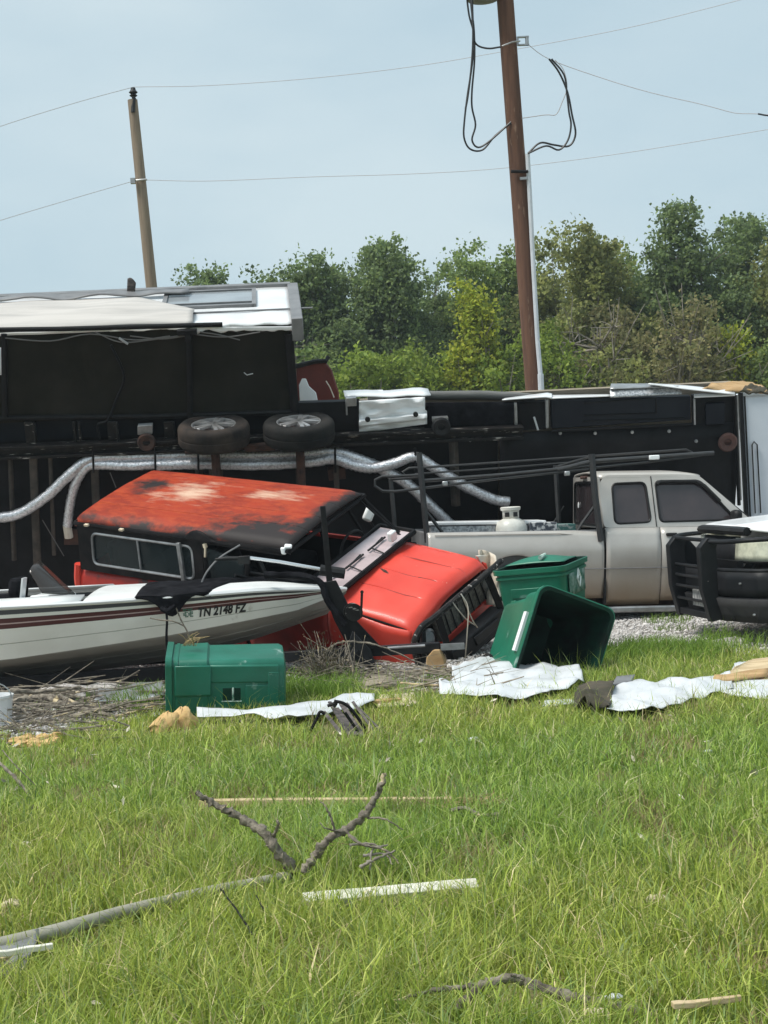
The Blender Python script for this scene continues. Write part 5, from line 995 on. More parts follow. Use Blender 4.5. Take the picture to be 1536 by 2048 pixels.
for s_ in (-1, 1):
    q = MB(); q.grid(lambda u, v: (nose(.38+.54*u)-.10*u**3*4.0-.02*v, s_*(.38+.54*math.sin(u*math.pi/2)), .74+.21*v), lin(0, 1, 12), lin(0, 1, 5)); hl = q.build('headlight', M['lamp'], wt, solid=.03)
    q = MB(); q.tube([(nose(.38+.54*u)-.40*u**3+.0, s_*(.38+.54*math.sin(u*math.pi/2)), .735) for u in lin(0, 1, 8)], .016, 6); q.build('lamp_trim', M['trimdark'], hl)
    xs2 = lin(-2.9, -.62, 40); za2 = arch((-1.0,), .44, .36, .30)
    q = MB(); q.grid(lambda x, t_: (x, s_*(WW-.012-.05*(t_-.5)**2*2), za2(x)+(1.0-za2(x))*t_), xs2, lin(0, 1, 9)); q.build('fender', M['white'], wt, 50, solid=.015)
    wheel(wt, (-1.0, s_*.78, .37), np.array(Matrix.Rotation(rad(-90 if s_ > 0 else 90), 3, 'X')), .37, .26, M['tyre'], M['galv'], 6)
# bumper follows the nose and wraps down the sides
BPL = [(.17, 0), (.16, .52), (.145, .60), (-.01, .925), (-.07, .965), (-.85, .985)]
BPD = np.r_[0, np.cumsum([math.dist(p_, q_) for p_, q_ in zip(BPL[:-1], BPL[1:])])]; BPD /= BPD[-1]
def bpath(u, o_=0):      # u -1..1: flat front, chamfered corner, flat side
    a_ = abs(u); return float(np.interp(a_, BPD, [p_[0] for p_ in BPL]))+o_*(1 if a_ < BPD[3] else .2), math.copysign(float(np.interp(a_, BPD, [p_[1] for p_ in BPL]))+(o_ if a_ > BPD[2] else 0), u)
BU = sorted(set(list(BPD)+list(-BPD)+lin(-1, 1, 25)))
def bump(z0, z1, o0, o1, th): 
    q = MB(); us = BU
    q.grid(lambda u, v: (*bpath(u, o0+(o1-o0)*v), z0+(z1-z0)*v), us, lin(0, 1, 4)); return q
bump(.445, .66, .0, .0, 0).build('front_bumper', M['bumper'], wt, 25, solid=.05); bump(.215, .425, -.04, .02, 0).build('bumper_skirt', M['skirt'], wt, 25, solid=.05)
bump(.425, .445, -.02, -.02, 0).build('bumper_seam', M['black'], wt, 25, solid=.03)
q = MB(); q.tube([(*bpath(u, .01), .675) for u in BU], .018, 8); q.build('bumper_rail', M['bumper'], wt)
q = MB(); q.tube([(*bpath(u, .02), .42) for u in BU], .010, 8); q.build('bumper_rail', M['bumper'], wt)
for u, z in ((.42, .56), (.60, .55), (.50, .29)):
    q = MB(); x_, y_ = bpath(u, .03); q.lathe([(.010, -.01), (.010, .008), (.006, .010)], 8, (x_, y_, z), np.array(Matrix.Rotation(rad(90), 3, 'Y')@Matrix.Rotation(0, 3, 'X'))); q.build('bumper_bolt', M['galv'], wt)
# guard
GX = .28
gd = MB(); gd.tube([(GX-.02, -.40, .945), (GX-.02, .40, .945)], .019, 8); guard = gd.build('grille_guard', M['bumper'], wt)
for s_ in (-1, 1):
    gd = MB(); gd.prism([(GX-.22, .24), (GX-.02, .20), (GX+.05, .50), (GX+.06, .88), (GX-.02, .97), (GX-.12, .95), (GX-.10, .86), (GX-.12, .52), (GX-.22, .40)], lambda x, z: (x, s_*.40-.05, z), lambda x, z: (x, s_*.40+.05, z)); gd.build('guard_upright', M['bumper'], guard, bevel=.008)
q = MB(); q.prism([(GX-.05, .56), (GX-.22, .60), (GX-.26, .80), (GX-.16, .92), (GX-.05, .94)], lambda x, z: (x, -.385, z), lambda x, z: (x, -.415, z)); q.build('guard_wing', M['bumper'], guard, bevel=.005)
for z, x_ in ((.70, GX), (.60, GX), (.50, GX), (.38, GX-.01)):
    q = MB(); q.tube([(x_, -.40, z), (x_, .40, z)], .014, 8); q.build('guard_bar', M['bumper'], guard)
q = MB(); q.box((GX-.08, 0, .25), (.12, .84, .06)); q.build('guard_bar', M['bumper'], guard, bevel=.01)
for s_ in (-1, 1):
    q = MB(); q.tube(spline([(GX-.02, s_*.40, .93), (GX-.12, s_*.62, .93), (.05, s_*.86, .945), (-.25, s_*1.0, .95), (-.55, s_*1.02, .93), (-.66, s_*1.0, .72)], 5), .022, 8); q.build('headlight_bar', M['bumper'], guard)
    for z in (.82, .66, .47, .33):
        q = MB(); q.lathe([(.014, -.03), (.014, .03)], 8, (GX-.005, s_*.40, z), np.array(Matrix.Rotation(rad(90), 3, 'X'))); q.build('guard_bolt', M['galv'], guard)
q = MB(); q.box((GX-.04, .12, .40), (.015, .30, .15)); q.build('licence_plate', M['plate'], wt)
q = MB(); q.box((.02, .0, .55), (.06, 1.2, .4)); q.build('radiator_support', M['black'], wt)
# cab and rest of the truck, beyond the picture edge
q = MB(); q.prism([(-1.5, .35), (-1.5, 1.05), (-2.1, 1.58), (-3.2, 1.6), (-3.35, 1.05), (-3.35, .35)], lambda x, z: (x, -.86+.12*max(0, z-1.05), z), lambda x, z: (x, .86-.12*max(0, z-1.05), z)); q.build('cab', M['white'], wt, bevel=.04)
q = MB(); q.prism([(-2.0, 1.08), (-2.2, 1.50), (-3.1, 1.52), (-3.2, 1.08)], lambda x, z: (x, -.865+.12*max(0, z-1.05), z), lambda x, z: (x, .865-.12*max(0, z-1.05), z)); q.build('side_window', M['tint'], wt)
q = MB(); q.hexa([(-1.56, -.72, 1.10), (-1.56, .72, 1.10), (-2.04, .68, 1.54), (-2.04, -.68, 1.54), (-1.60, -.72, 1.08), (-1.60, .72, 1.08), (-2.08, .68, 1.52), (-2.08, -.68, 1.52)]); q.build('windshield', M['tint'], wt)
q = MB(); q.box((-4.3, 0, .72), (1.9, 1.76, .62)); q.build('cargo_bed', M['white'], wt, bevel=.05)
for s_ in (-1, 1): wheel(wt, (-4.3, s_*.80, .37), np.array(Matrix.Rotation(rad(-90 if s_ > 0 else 90), 3, 'X')), .37, .26, M['tyre'], M['galv'], 6)
q = MB(); q.tube([(-1.3, .55, 1.13), (-1.38, .3, 1.16), (-1.35, -.1, 1.17)], .012, 5); q.box((-1.42, .55, 1.15), (.16, .05, .05)); q.build('wiper_arm', M['trimdark'], wt)

# ------------------------------------------------------------------ green carts
def cart(label, mtx, m, h=1.0, sx=1.0, wx=.25, lid=False, sy=None, tp=0.0, step=.64):
    t = thing('trash_cart', label, 'trash bin', mtx, 'green wheeled trash carts')
    S_ = np.array([sx, sy or sx, h])
    def ring(z, hx, hy, r):
        k = 1+tp*max(0, 1-z/.9); return [np.array([x*k, y*k, z])*S_ for x, y in rrect(hx, hy, r)]
    a0 = .225+.047*(step-.05)/.59
    R_ = [ring(0, .17, .20, .05), ring(.015, .21, .24, .06), ring(.05, .225, .255, .06), ring(step-.04, a0-.004, a0+.03, .065), ring(step, a0, a0+.034, .065), ring(step+.02, a0+.022, a0+.056, .07), ring(.945, .312, .350, .075), ring(.95, .335, .374, .085), ring(1.0, .338, .377, .085), ring(1.003, .330, .369, .082), ring(1.0, .305, .343, .07), ring(.93, .298, .336, .068), ring(.62, .258, .292, .06), ring(.06, .212, .242, .05), ring(.05, .15, .18, .04)]
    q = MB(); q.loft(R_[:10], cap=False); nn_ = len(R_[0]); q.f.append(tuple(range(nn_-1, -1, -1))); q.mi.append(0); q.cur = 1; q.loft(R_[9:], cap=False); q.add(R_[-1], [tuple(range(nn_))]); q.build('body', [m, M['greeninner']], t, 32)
    # raised rim rib and panels on the four faces
    q = MB(); q.loft([ring(.895, .318, .357, .078), ring(.90, .322, .361, .08), ring(.92, .322, .361, .08), ring(.925, .318, .357, .078)], cap=False); q.build('rim_rib', m, t, 30)
    def face(y, z): return .255+(.302-.255)*(z-.05)/.55
    fy = lambda z: -face(0, z)*(1+tp*max(0, 1-z/.9))
    def plate(x0, x1, z0, z1, th, name, mm, up=False):
        q = MB(); f_ = (lambda z: -(.326+(.350-.326)*(z-.66)/.285)) if up else fy; q.hexa([np.array(p_)*S_ for p_ in ((x0, f_(z0)-th, z0), (x1, f_(z0)-th, z0), (x1, f_(z1)-th, z1), (x0, f_(z1)-th, z1), (x0, f_(z0)+.01, z0), (x1, f_(z0)+.01, z0), (x1, f_(z1)+.01, z1), (x0, f_(z1)+.01, z1))]); return q.build(name, mm, t, bevel=.006)
    plate(-.19, .19, .06, .15, .016, 'skid_plate', m); plate(-.19, .06, .08, .34, .008, 'side_panel', m)
    plate(-.10, .03, .38, .53, .002, 'painted_lift_recess', M['greeninner']); plate(-.10, .035, .435, .452, .012, 'lift_bar', M['scuff']); plate(-.108, -.098, .37, .54, .010, 'lift_sill', M['scuff']); plate(-.18, .18, .70, .80, .012, 'grip_panel', m, True)  # recess is a flat plate, its shade painted as a near-black tone
    plate(-.215, -.19, .05, .30, .012, 'scuff_mark', M['scuff']); plate(-.215, -.195, .46, .58, .012, 'scuff_mark', M['scuff']); plate(-.2, -.05, .59, .60, .010, 'scuff_mark', M['scuff'])
    # handle and wheels at the back (+y)
    q = MB(); q.tube([np.array(p_)*S_ for p_ in ((-.24, .36, .95), (-.24, .46, .96), (.24, .46, .96), (.24, .36, .95))], .016, 8); q.build('handle', m, t)
    q = MB(); q.tube([np.array(p_)*S_ for p_ in ((-.26, .27, .10), (.26, .27, .10))], .012, 8); q.build('axle', M['black'], t)
    for s_ in (-1, 1): wheel(t, np.array((s_*wx, .275, .11))*S_, np.array(Matrix.Rotation(rad(90*s_), 3, 'Y')), .105, .05, M['tyre'], M['trimdark'], 5)
    if lid:
        q = MB(); q.grid(lambda u, v: np.array([-.05+(u*2-1)*.27, -.02+.38*v, 1.004+.06*math.sin(math.pi*(.02+.96*u))*math.sin(math.pi*(.04+.92*v))])*S_, lin(0, 1, 17), lin(0, 1, 13)); ld = q.build('lid', m, t, solid=.008)
        q = MB(); q.tube([np.array((0, .0, 1.06))*S_, np.array((0.02, .1, 1.085))*S_], [.02, .012], 6); q.build('lid_scuff', M['scuff'], ld)
    return t
# toppled cart on the lawn, mouth to the left
c0 = P(562, 1352, 10.95); R1 = Matrix(((-.93, -.10, -.35), (.34, .08, -.93), (.12, -.99, -.04)))
ax = Vector((-.985, -.10, .05)).normalized(); upv = Vector((.0, -.15, 1)); sidev = ax.cross(upv).normalized(); upv = sidev.cross(ax).normalized()
# local z = ax (mouth), local -y = toward viewer, local x = up
yl_ = ax.cross(upv).normalized(); 
if yl_.y < 0: yl_ = -yl_
xl_ = yl_.cross(ax).normalized()
R1 = Matrix((xl_, yl_, ax)).transposed()
ct = cart('toppled green cart lying on its side in the grass before the boat', pmat((c0[0]+.025, c0[1]+.02, .195), R1), M['greenbright'], h=.86, sx=.74, wx=.15, tp=.40)
q = MB(); S1 = np.array([.74, .74, .86])
q.hexa([np.array(p_)*S1 for p_ in ((-.04, -.378, .62), (.27, -.378, .62), (.27, -.380, .93), (-.04, -.380, .93), (-.06, -.30, .66), (.24, -.30, .66), (.24, -.33, .93), (-.06, -.33, .93))]); q.build('collar_panel', M['greenbright'], ct, bevel=.012)
q = MB(); q.hexa([np.array(p_)*S1 for p_ in ((.08, -.365, .06), (.26, -.365, .06), (.26, -.352, .64), (.08, -.352, .64), (.08, -.30, .06), (.26, -.30, .06), (.26, -.30, .64), (.08, -.30, .64))]); q.build('upper_panel', M['greenbright'], ct, bevel=.012)
# open cart with its mouth toward the camera
ax = Vector((.30, -.94, .05)).normalized(); u_ = Vector((.0, 0, 1)); yl_ = (u_-ax*u_.dot(ax)).normalized(); xl_ = yl_.cross(ax).normalized()
Rm = Matrix((xl_, yl_, ax)).transposed()@Matrix.Rotation(rad(157), 3, 'Z')
mc = P(1130, 1290, 11.75); pos = Vector(mc)-ax*.95
ct2 = cart('green cart tipped over with its dark open mouth facing the lawn', pmat(pos, Rm), M['green'], h=.95, sx=1.04, sy=1.08)
q = MB(); S2 = np.array([1.04, 1.08, .95])
q.hexa([np.array(p_)*S2 for p_ in ((.328, -.15, .80), (.332, -.15, .87), (.332, .15, .87), (.328, .15, .80), (.30, -.15, .80), (.30, -.15, .87), (.30, .15, .87), (.30, .15, .80))]); q.build('label_strip', M['label'], ct2)
# standing cart
sc_ = P(1110, 1322, 12.75); R3 = rotm(rx=rad(3), ry=rad(-3), rz=rad(-24))
ct3 = cart('upright green cart with domed lid and scuffed corner between red hood and silver pickup', pmat((sc_[0], sc_[1]+.25, 0), R3), M['green'], h=.845, sx=1.0, lid=True, step=.50)
q = MB(); q.grid(lambda u, v: (.305+.006*v+.013, -.26+.46*u, .68*.845+.22*.845*v), lin(0, 1, 6), lin(0, 1, 5)); q.build('scuffed_corner', M['greenscuff'], ct3, solid=.006)
q = MB(); xx = .331
d_ = [(-.05, 0), (0, -.075), (.05, 0), (0, .075), (-.05, 0)]; q.tube([(xx, .0+a_, .70+b_) for a_, b_ in d_], .008, 4)
q.tube([(xx, -.012, .75), (xx, .014, .74), (xx, .016, .72), (xx, -.012, .712), (xx, -.014, .69)], .006, 4); q.build('diamond_emblem', M['label'], ct3)

# ------------------------------------------------------------------ loose debris
def sheet(name, label, cat, near, far, zn, zf, m, amp=.03, th=.005, nu=56, nv=22, hump=0.0, group=None, seed=0):
    q = MB()
    rs = np.random.default_rng(seed+40); fd = [(rs.uniform(0, math.pi), rs.uniform(2.0, 9.0), rs.uniform(0, 2), rs.uniform(.3, 1)) for _ in range(5)]
    def fn(u, v):
        uu = u; vv = v+.05*nz3((u*9, seed, v), 1)*(1 if v in (0, 1) else 0)+.03*nz3((u*27, seed, v), 1)*(1 if v in (0, 1) else 0)
        a_ = np.array([np.interp(uu, lin(0, 1, len(near)), [p_[k] for p_ in near]) for k in (0, 1)]); b_ = np.array([np.interp(uu, lin(0, 1, len(far)), [p_[k] for p_ in far]) for k in (0, 1)])
        w_ = G(*a_)*(1-vv)+G(*b_)*vv
        fo = sum(am*abs(((w_[0]*math.cos(an)+w_[1]*math.sin(an))*fr+ph) % 2-1) for an, fr, ph, am in fd)/2.6
        w_[2] = .012+zn*(1-v)+zf*v+hump*math.sin(math.pi*v)*(.3+.7*math.sin(math.pi*u)**.5)+amp*(fo**1.5+.25*nz3((w_[0]*6, w_[1]*6, seed), 1))
        return w_
    q.grid(fn, lin(0, 1, nu), lin(0, 1, nv)); return tag(q.build(name, m, smooth=24, solid=th), label, cat, group)
SG = 'torn white sheets on the ground'
sheet('torn_sheet', 'large crumpled white sheet lying before the tipped cart mouth', 'sheet', [(880, 1402), (1000, 1412), (1100, 1404), (1170, 1384)], [(880, 1396), (990, 1356), (1090, 1360), (1160, 1362)], .02, .08, M['sheet'], .05, group=SG, seed=1)
sheet('torn_sheet', 'wide white sheet lying in the grass below the white truck', 'sheet', [(1215, 1440), (1300, 1440), (1390, 1412), (1468, 1392)], [(1232, 1394), (1330, 1384), (1400, 1380), (1462, 1376)], .02, .05, M['sheet'], .055, group=SG, seed=2)
sheet('torn_sheet', 'white sheet bent up at the picture edge beside curled plywood', 'sheet', [(1440, 1400), (1500, 1408), (1600, 1412)], [(1470, 1352), (1520, 1348), (1600, 1350)], .02, .06, M['sheet'], .03, group=SG, seed=3)
sheet('torn_sheet', 'small white scrap of sheet at the foot of the brown tarp lump', 'sheet', [(1085, 1424), (1150, 1420)], [(1090, 1412), (1155, 1410)], .02, .02, M['sheet'], .02, group=SG, seed=4, nu=10, nv=6)
sheet('torn_sheet', 'long narrow white strip running through the grass beside the toppled cart', 'sheet', [(395, 1450), (520, 1448), (600, 1458), (690, 1438), (750, 1424)], [(395, 1443), (520, 1440), (600, 1432), (690, 1416), (750, 1411)], .03, .05, M['sheet'], .04, group=SG, seed=5, nu=36, nv=8)
sheet('curled_plywood', 'tan plywood curled up over the white sheet at the picture edge', 'plywood', [(1424, 1384), (1470, 1384), (1545, 1376)], [(1474, 1366), (1510, 1352), (1570, 1348)], .02, .10, M['plank'], .02, .012, seed=6, nu=16)
sheet('plywood_edge', 'brown splintered plywood edge sticking out under the curled plywood', 'plywood', [(1425, 1386), (1536, 1376)], [(1430, 1382), (1540, 1370)], .06, .09, M['ply'], .02, .012, seed=7, nu=10, nv=4)
sheet('tarp_lump', 'dark brown bunched tarp between the two white sheets on the lawn', 'tarp', [(1148, 1430), (1185, 1440), (1220, 1438)], [(1160, 1402), (1188, 1398), (1230, 1402)], .01, .05, M['olive'], .16, .008, hump=.0, seed=8, nu=16)
sheet('grey_flap', 'small grey flap folded over the edge of the wide white sheet', 'sheet', [(1225, 1402), (1262, 1396)], [(1235, 1390), (1272, 1386)], .09, .11, M['trim'], .02, seed=9, nu=8, nv=6)
# foam lumps
q = MB()
for px_, py_, r_ in ((336, 1462, .085), (367, 1456, .095), (318, 1468, .06)):
    c_ = G(px_, py_); rings = []
    for i in range(10):
        a_ = math.pi*(i+.2)/10.4; rings.append([c_+np.array([r_*math.sin(a_)*math.cos(b_), r_*.9*math.sin(a_)*math.sin(b_), .05+r_*1.15*math.cos(a_)])*1.0+np.array([0, 0, 0])+(.03*nz3((i*.6, math.cos(b_)*2+px_, math.sin(b_)*2), 1)+.014*nz3((i*1.7, math.cos(b_)*5+px_, math.sin(b_)*5), 1))*np.array([1, 1, 1])-np.array([0, 0, .02]) for b_ in [2*math.pi*j/18 for j in range(18)]])
    q.loft(rings)
tag(q.build('foam_lump', M['foam'], smooth=70), 'yellow two-lobed insulation foam lump in the grass before the toppled cart', 'foam')
for i in range(11):
    c_ = G(30+i*8.5+4*math.sin(i*2.3), 1487+7*math.sin(i*1.7)); r0 = .035+.02*abs(math.sin(i*3.1)); q = MB(); rings = []
    for k in range(7):
        a_ = math.pi*(k+.3)/7.4; rings.append([c_+np.array([0, 0, r0*.4])+r0*np.array([1.3*math.sin(a_)*math.cos(b_), math.sin(a_)*math.sin(b_), .8*math.cos(a_)])*(1+.6*nz3((k*.8+i*3, math.cos(b_)*2, math.sin(b_)*2), 1)) for b_ in [2*math.pi*j/9 for j in range(9)]])
    q.loft(rings); tag(q.build('foam_crumb', M['foam'], smooth=30), 'yellow foam crumb in the grass before the branch tangle', 'foam', 'yellow foam crumbs by the branch tangle')
sheet('foam_scraps', 'tan crumbled scraps at the end of the narrow white strip', 'foam', [(755, 1424), (835, 1418)], [(760, 1404), (830, 1402)], .01, .03, M['bone'], .04, .01, seed=12, nu=12, nv=6)
sheet('flat_board', 'grey weathered plank end lying on gravel before the trailer jack', 'board', [(728, 1388), (795, 1386)], [(722, 1368), (790, 1366)], .04, .05, M['greywood'], .003, .03, nu=4, nv=4)
t = MB(); t.prism([(850, 1350), (853, 1315), (866, 1300), (878, 1300), (888, 1320), (892, 1352)], lambda x, y: P(x, y, 12.42), lambda x, y: P(x+4, y-2, 12.55)); tag(t.build('plywood_chunk', M['ply'], bevel=.008), 'tan plywood chunk standing on edge under the red wagon bumper', 'plywood')
# crushed slatted hoop frame
cf = thing('crushed_frame', 'crushed dark frame of slats and bent hoops lying on the narrow white strip', 'wreckage', G(680, 1470))
for i in range(7):
    x0 = 650+i*11; q = MB(); a_ = P(x0-2+3*i*.2, 1414+abs(i-3)*2, 9.75); b_ = P(x0+34+i*3, 1474-abs(i-3)*2, 9.40); d_ = (b_-a_)/np.linalg.norm(b_-a_); n_ = np.array([0, -.7, .7]); n_ = n_+np.array([random.uniform(-.5, .5), 0, random.uniform(-.5, .5)]); s_ = np.cross(d_, n_)*(.010+.006*random.random()); a_ = a_+np.array([0, random.uniform(-.03, .03), random.uniform(-.02, .05)])
    tn = n_*.006; q.hexa([a_-s_-tn, b_-s_-tn, b_+s_-tn, a_+s_-tn, a_-s_+tn, b_-s_+tn, b_+s_+tn, a_+s_+tn]); q.build('slat', M['slat'], cf, world=True)
for l in ([(618, 1468), (632, 1440), (640, 1424), (650, 1428)], [(668, 1402), (690, 1408), (712, 1430), (735, 1466)], [(655, 1412), (672, 1406), (668, 1414)], [(690, 1425), (712, 1458), (720, 1476)]):
    q = MB(); q.tube(spline([P(x, y, 9.45) for x, y in l], 5), .011, 6); q.build('hoop', M['black'], cf, world=True)
# branches
def branch(label, chains, name='branch', m=None, rn=.55, cat='branch', group='broken branches'):
    q = MB()
    for pts, r0, r1 in chains:
        s_ = spline([P(*p_) for p_ in pts], 9); s_ = [p_+np.array([random.uniform(-1, 1), 0, random.uniform(-1, 1)])*r0*.32 for p_ in s_]; q.tube(s_, [a_*random.uniform(.78, 1.2) for a_ in lin(r0, r1, len(s_))], 8, rn=rn)
    return tag(q.build(name, m or M['deadwood'], smooth=60), label, cat, group)
branch('broken branch leaning up out of the lawn towards the toppled cart', [([(588, 1742, 5.95), (562, 1712, 5.95), (532, 1670, 5.95), (500, 1645, 6.0), (450, 1618, 6.0), (415, 1600, 6.0), (390, 1582, 6.0)], .026, .010), ([(548, 1672, 5.95), (556, 1650, 5.9), (553, 1640, 5.9)], .008, .004)])
branch('curved forked branch rising from the lawn to a snapped pale tip', [([(610, 1745, 5.9), (630, 1712, 5.9), (655, 1680, 5.9), (700, 1655, 5.95), (735, 1622, 5.95), (757, 1585, 5.95), (771, 1546, 5.95)], .020, .010), ([(672, 1672, 5.9), (664, 1640, 5.9), (650, 1612, 5.9), (641, 1604, 5.9)], .006, .002), ([(735, 1636, 5.95), (770, 1638, 5.9), (806, 1660, 5.9)], .005, .002), ([(690, 1660, 5.9), (720, 1688, 5.85), (770, 1700, 5.85), (798, 1726, 5.85)], .007, .003), ([(680, 1664, 5.9), (650, 1656, 5.85), (640, 1645, 5.85)], .004, .002)])
branch('small heap of grey twigs beside the curved forked branch', [([(700, 1690, 5.9), (750, 1690, 5.9), (795, 1722, 5.85)], .006, .003), ([(720, 1735, 5.8), (752, 1718, 5.8), (790, 1702, 5.85)], .008, .004), ([(725, 1712, 5.85), (770, 1708, 5.85), (785, 1730, 5.8)], .006, .003), ([(740, 1740, 5.8), (745, 1700, 5.85), (775, 1690, 5.9)], .005, .003)], 'twig_heap', M['bark'])
branch('dark mossy branch lying in the grass along the picture bottom', [([(905, 2022, 4.32), (935, 1998, 4.34), (970, 1968, 4.36), (1030, 1956, 4.38), (1090, 1978, 4.36), (1160, 1998, 4.34), (1250, 2018, 4.34), (1310, 2030, 4.34)], .011, .018), ([(975, 1972, 4.36), (920, 1974, 4.36), (860, 1982, 4.36), (790, 2002, 4.36)], .010, .004), ([(1062, 1968, 4.37), (1040, 1955, 4.37), (1022, 1948, 4.37)], .008, .004)])
branch('long dark twig sticking up from the lawn at the picture edge above the grey pipe', [([(-10, 1516, 8.2), (30, 1556, 8.0), (65, 1600, 7.9), (95, 1660, 7.7)], .009, .010), ([(5, 1500, 8.1), (30, 1530, 8.0), (70, 1570, 8.0)], .003, .003)], 'twig')
branch('dark weed stalk leaning in the grass near the grey pipe', [([(505, 1870, 5.1), (480, 1830, 5.2), (442, 1778, 5.3)], .004, .003), ([(528, 1822, 5.3), (512, 1790, 5.35)], .003, .002)], 'stalk', M['black'])
branch('large tangle of grey branches under the boat at the picture edge', [([(-30, 1440, 11.0), (40, 1400, 11.2), (90, 1395, 11.2), (130, 1400, 11.1), (205, 1430, 10.9), (225, 1480, 10.3)], .030, .016), ([(90, 1395, 11.2), (150, 1415, 11.0), (250, 1440, 10.7)], .022, .014), ([(-20, 1465, 10.6), (60, 1448, 10.7), (130, 1442, 10.7), (170, 1430, 10.8)], .020, .008), ([(30, 1410, 11.0), (70, 1440, 10.8), (110, 1465, 10.5)], .010, .004), ([(105, 1460, 10.5), (112, 1420, 10.7)], .007, .003), ([(0, 1385, 11.3), (100, 1382, 11.4), (160, 1375, 11.5)], .02, .01)])
branch('thin pale stick slanting from the toppled cart mouth into the grass', [([(200, 1448, 10.7), (215, 1438, 10.75), (280, 1420, 10.9), (338, 1402, 11.0)], .011, .006)], 'stick', M['plank'])
branch('bundle of brown snapped branches on gravel beside the large white sheet', [([(850, 1392, 11.5), (900, 1378, 11.7), (950, 1364, 11.9), (1002, 1346, 12.1)], .022, .030), ([(880, 1378, 11.8), (930, 1362, 12.0), (985, 1352, 12.1)], .024, .02), ([(840, 1372, 11.9), (920, 1358, 12.1), (1000, 1342, 12.3)], .010, .006), ([(800, 1400, 11.5), (870, 1392, 11.6), (900, 1372, 11.8), (915, 1350, 12.0)], .008, .005), ([(700, 1395, 11.6), (760, 1372, 11.9), (850, 1346, 12.2), (905, 1322, 12.4)], .008, .005)])
branch('arching thin dry branch in front of the trailer tongue', [([(640, 1318, 12.2), (665, 1292, 12.2), (700, 1283, 12.2), (760, 1292, 12.2), (830, 1322, 12.2), (895, 1345, 12.2)], .010, .005), ([(895, 1345, 12.2), (860, 1335, 12.25), (850, 1325, 12.3)], .005, .003), ([(815, 1340, 12.1), (900, 1352, 12.1), (980, 1342, 12.1)], .006, .004)])
def heap(label, px0, px1, py0, py1, n_, ln, rmax, seed, m='deadwood'):
    rs = np.random.default_rng(seed); q = MB()
    for k in range(n_):
        c_ = G(rs.uniform(px0, px1), rs.uniform(py0, py1)); a_ = rs.uniform(-.9, .9)+(math.pi if rs.random() < .5 else 0); l_ = ln*rs.uniform(.3, 1); r0 = rmax*rs.uniform(.3, 1)
        d_ = np.array([math.cos(a_), math.sin(a_)*.7, 0])*l_/2; zz = rs.uniform(.02, .14); bend = rs.normal(0, .06, 3)*ln
        p0_, p1_ = c_-d_+np.array([0, 0, zz*rs.uniform(.1, 1)]), c_+d_+np.array([0, 0, zz*rs.uniform(.3, 1.6)]); q.tube(spline([p0_, (p0_+p1_)/2+bend*np.array([1, 1, .3]), p1_], 4), lin(r0, r0*.35, 9), 5, rn=.3)
        if rs.random() < .6: q.tube([(p0_+p1_)/2+bend*np.array([1, 1, .3]), p1_+rs.normal(0, .12, 3)*np.array([1, 1, .5])+np.array([0, 0, .06])], [r0*.5, r0*.15], 4)
    return tag(q.build('twig_heap', M[m], smooth=60), label, 'twigs', 'heaps of twigs and splinters')
heap('tangle of thin grey twigs heaped under the boat by the bucket', 10, 300, 1385, 1445, 80, .85, .015, 1)
heap('brown twig litter spread before the branch tangle at the picture edge', -20, 230, 1440, 1488, 60, .5, .010, 2)
heap('dark twigs and splinters strewn below the trailer jack', 600, 790, 1345, 1395, 80, .55, .010, 3)
heap('pale splinters and sticks strewn before the red wagon bumper', 790, 1000, 1350, 1398, 60, .6, .012, 4, 'greywood')
heap('dry twigs on the lawn around the forked branch foot', 560, 760, 1722, 1752, 20, .25, .005, 5, 'straw')
# dead shrub by the tongue
r_ = np.random.default_rng(5); q = MB()
for k in range(34):
    a_ = P(655+r_.uniform(-18, 18), 1380, 12.0+r_.uniform(-.2, .2)); a_[2] = .0; b_ = P(650+r_.uniform(-55, 55), 1290+r_.uniform(-12, 60), 12.0+r_.uniform(-.3, .3)); m_ = (a_+b_)/2+r_.normal(0, .06, 3); q.tube(spline([a_, m_, b_], 3), [.006]*3+[.005]*2+[.003]*2, 4)
    for _ in range(2): e_ = b_+r_.normal(0, .08, 3); q.tube([m_, (m_+e_)/2+r_.normal(0, .02, 3), e_], [.004, .003, .002], 4)
ds = thing('dead_shrub', 'dead brown shrub tangled under the trailer tongue beside the toppled cart', 'shrub', P(655, 1380, 12.0)*np.array([1, 1, 0])); q.build('stems', M['deadwood'], ds, world=True)
n = 700; cc = np.stack([P(650+r_.normal(0, 26), 1330+r_.normal(0, 26), 12.0+r_.normal(0, .15)) for _ in range(n)])-np.array(ds.location); a = r_.normal(0, 1, (n, 3))*.012; b = r_.normal(0, 1, (n, 3))*.008
V = np.stack([cc-a, cc+b, cc+a], 1).reshape(-1, 3); np_mesh('dry_leaves', V, np.arange(3*n).reshape(-1, 3), M['leaf'], np.repeat(np.array([[.10, .085, .05]])*r_.uniform(.5, 1.4, (n, 1)), 3, 0), parent=ds)
# dry sprig on top of the toppled cart
q = MB()
for k in range(16):
    a_ = P(372+r_.uniform(-10, 20), 1292, 10.85); b_ = P(385+r_.uniform(-30, 40), 1272+r_.uniform(-8, 10), 10.85+r_.uniform(-.1, .1)); q.tube(spline([a_, (a_+b_)/2+np.array([0, 0, .02]), b_], 3), .0025, 4)
tag(q.build('dry_sprig', M['straw']), 'tuft of dry straw resting on top of the toppled cart', 'straw')
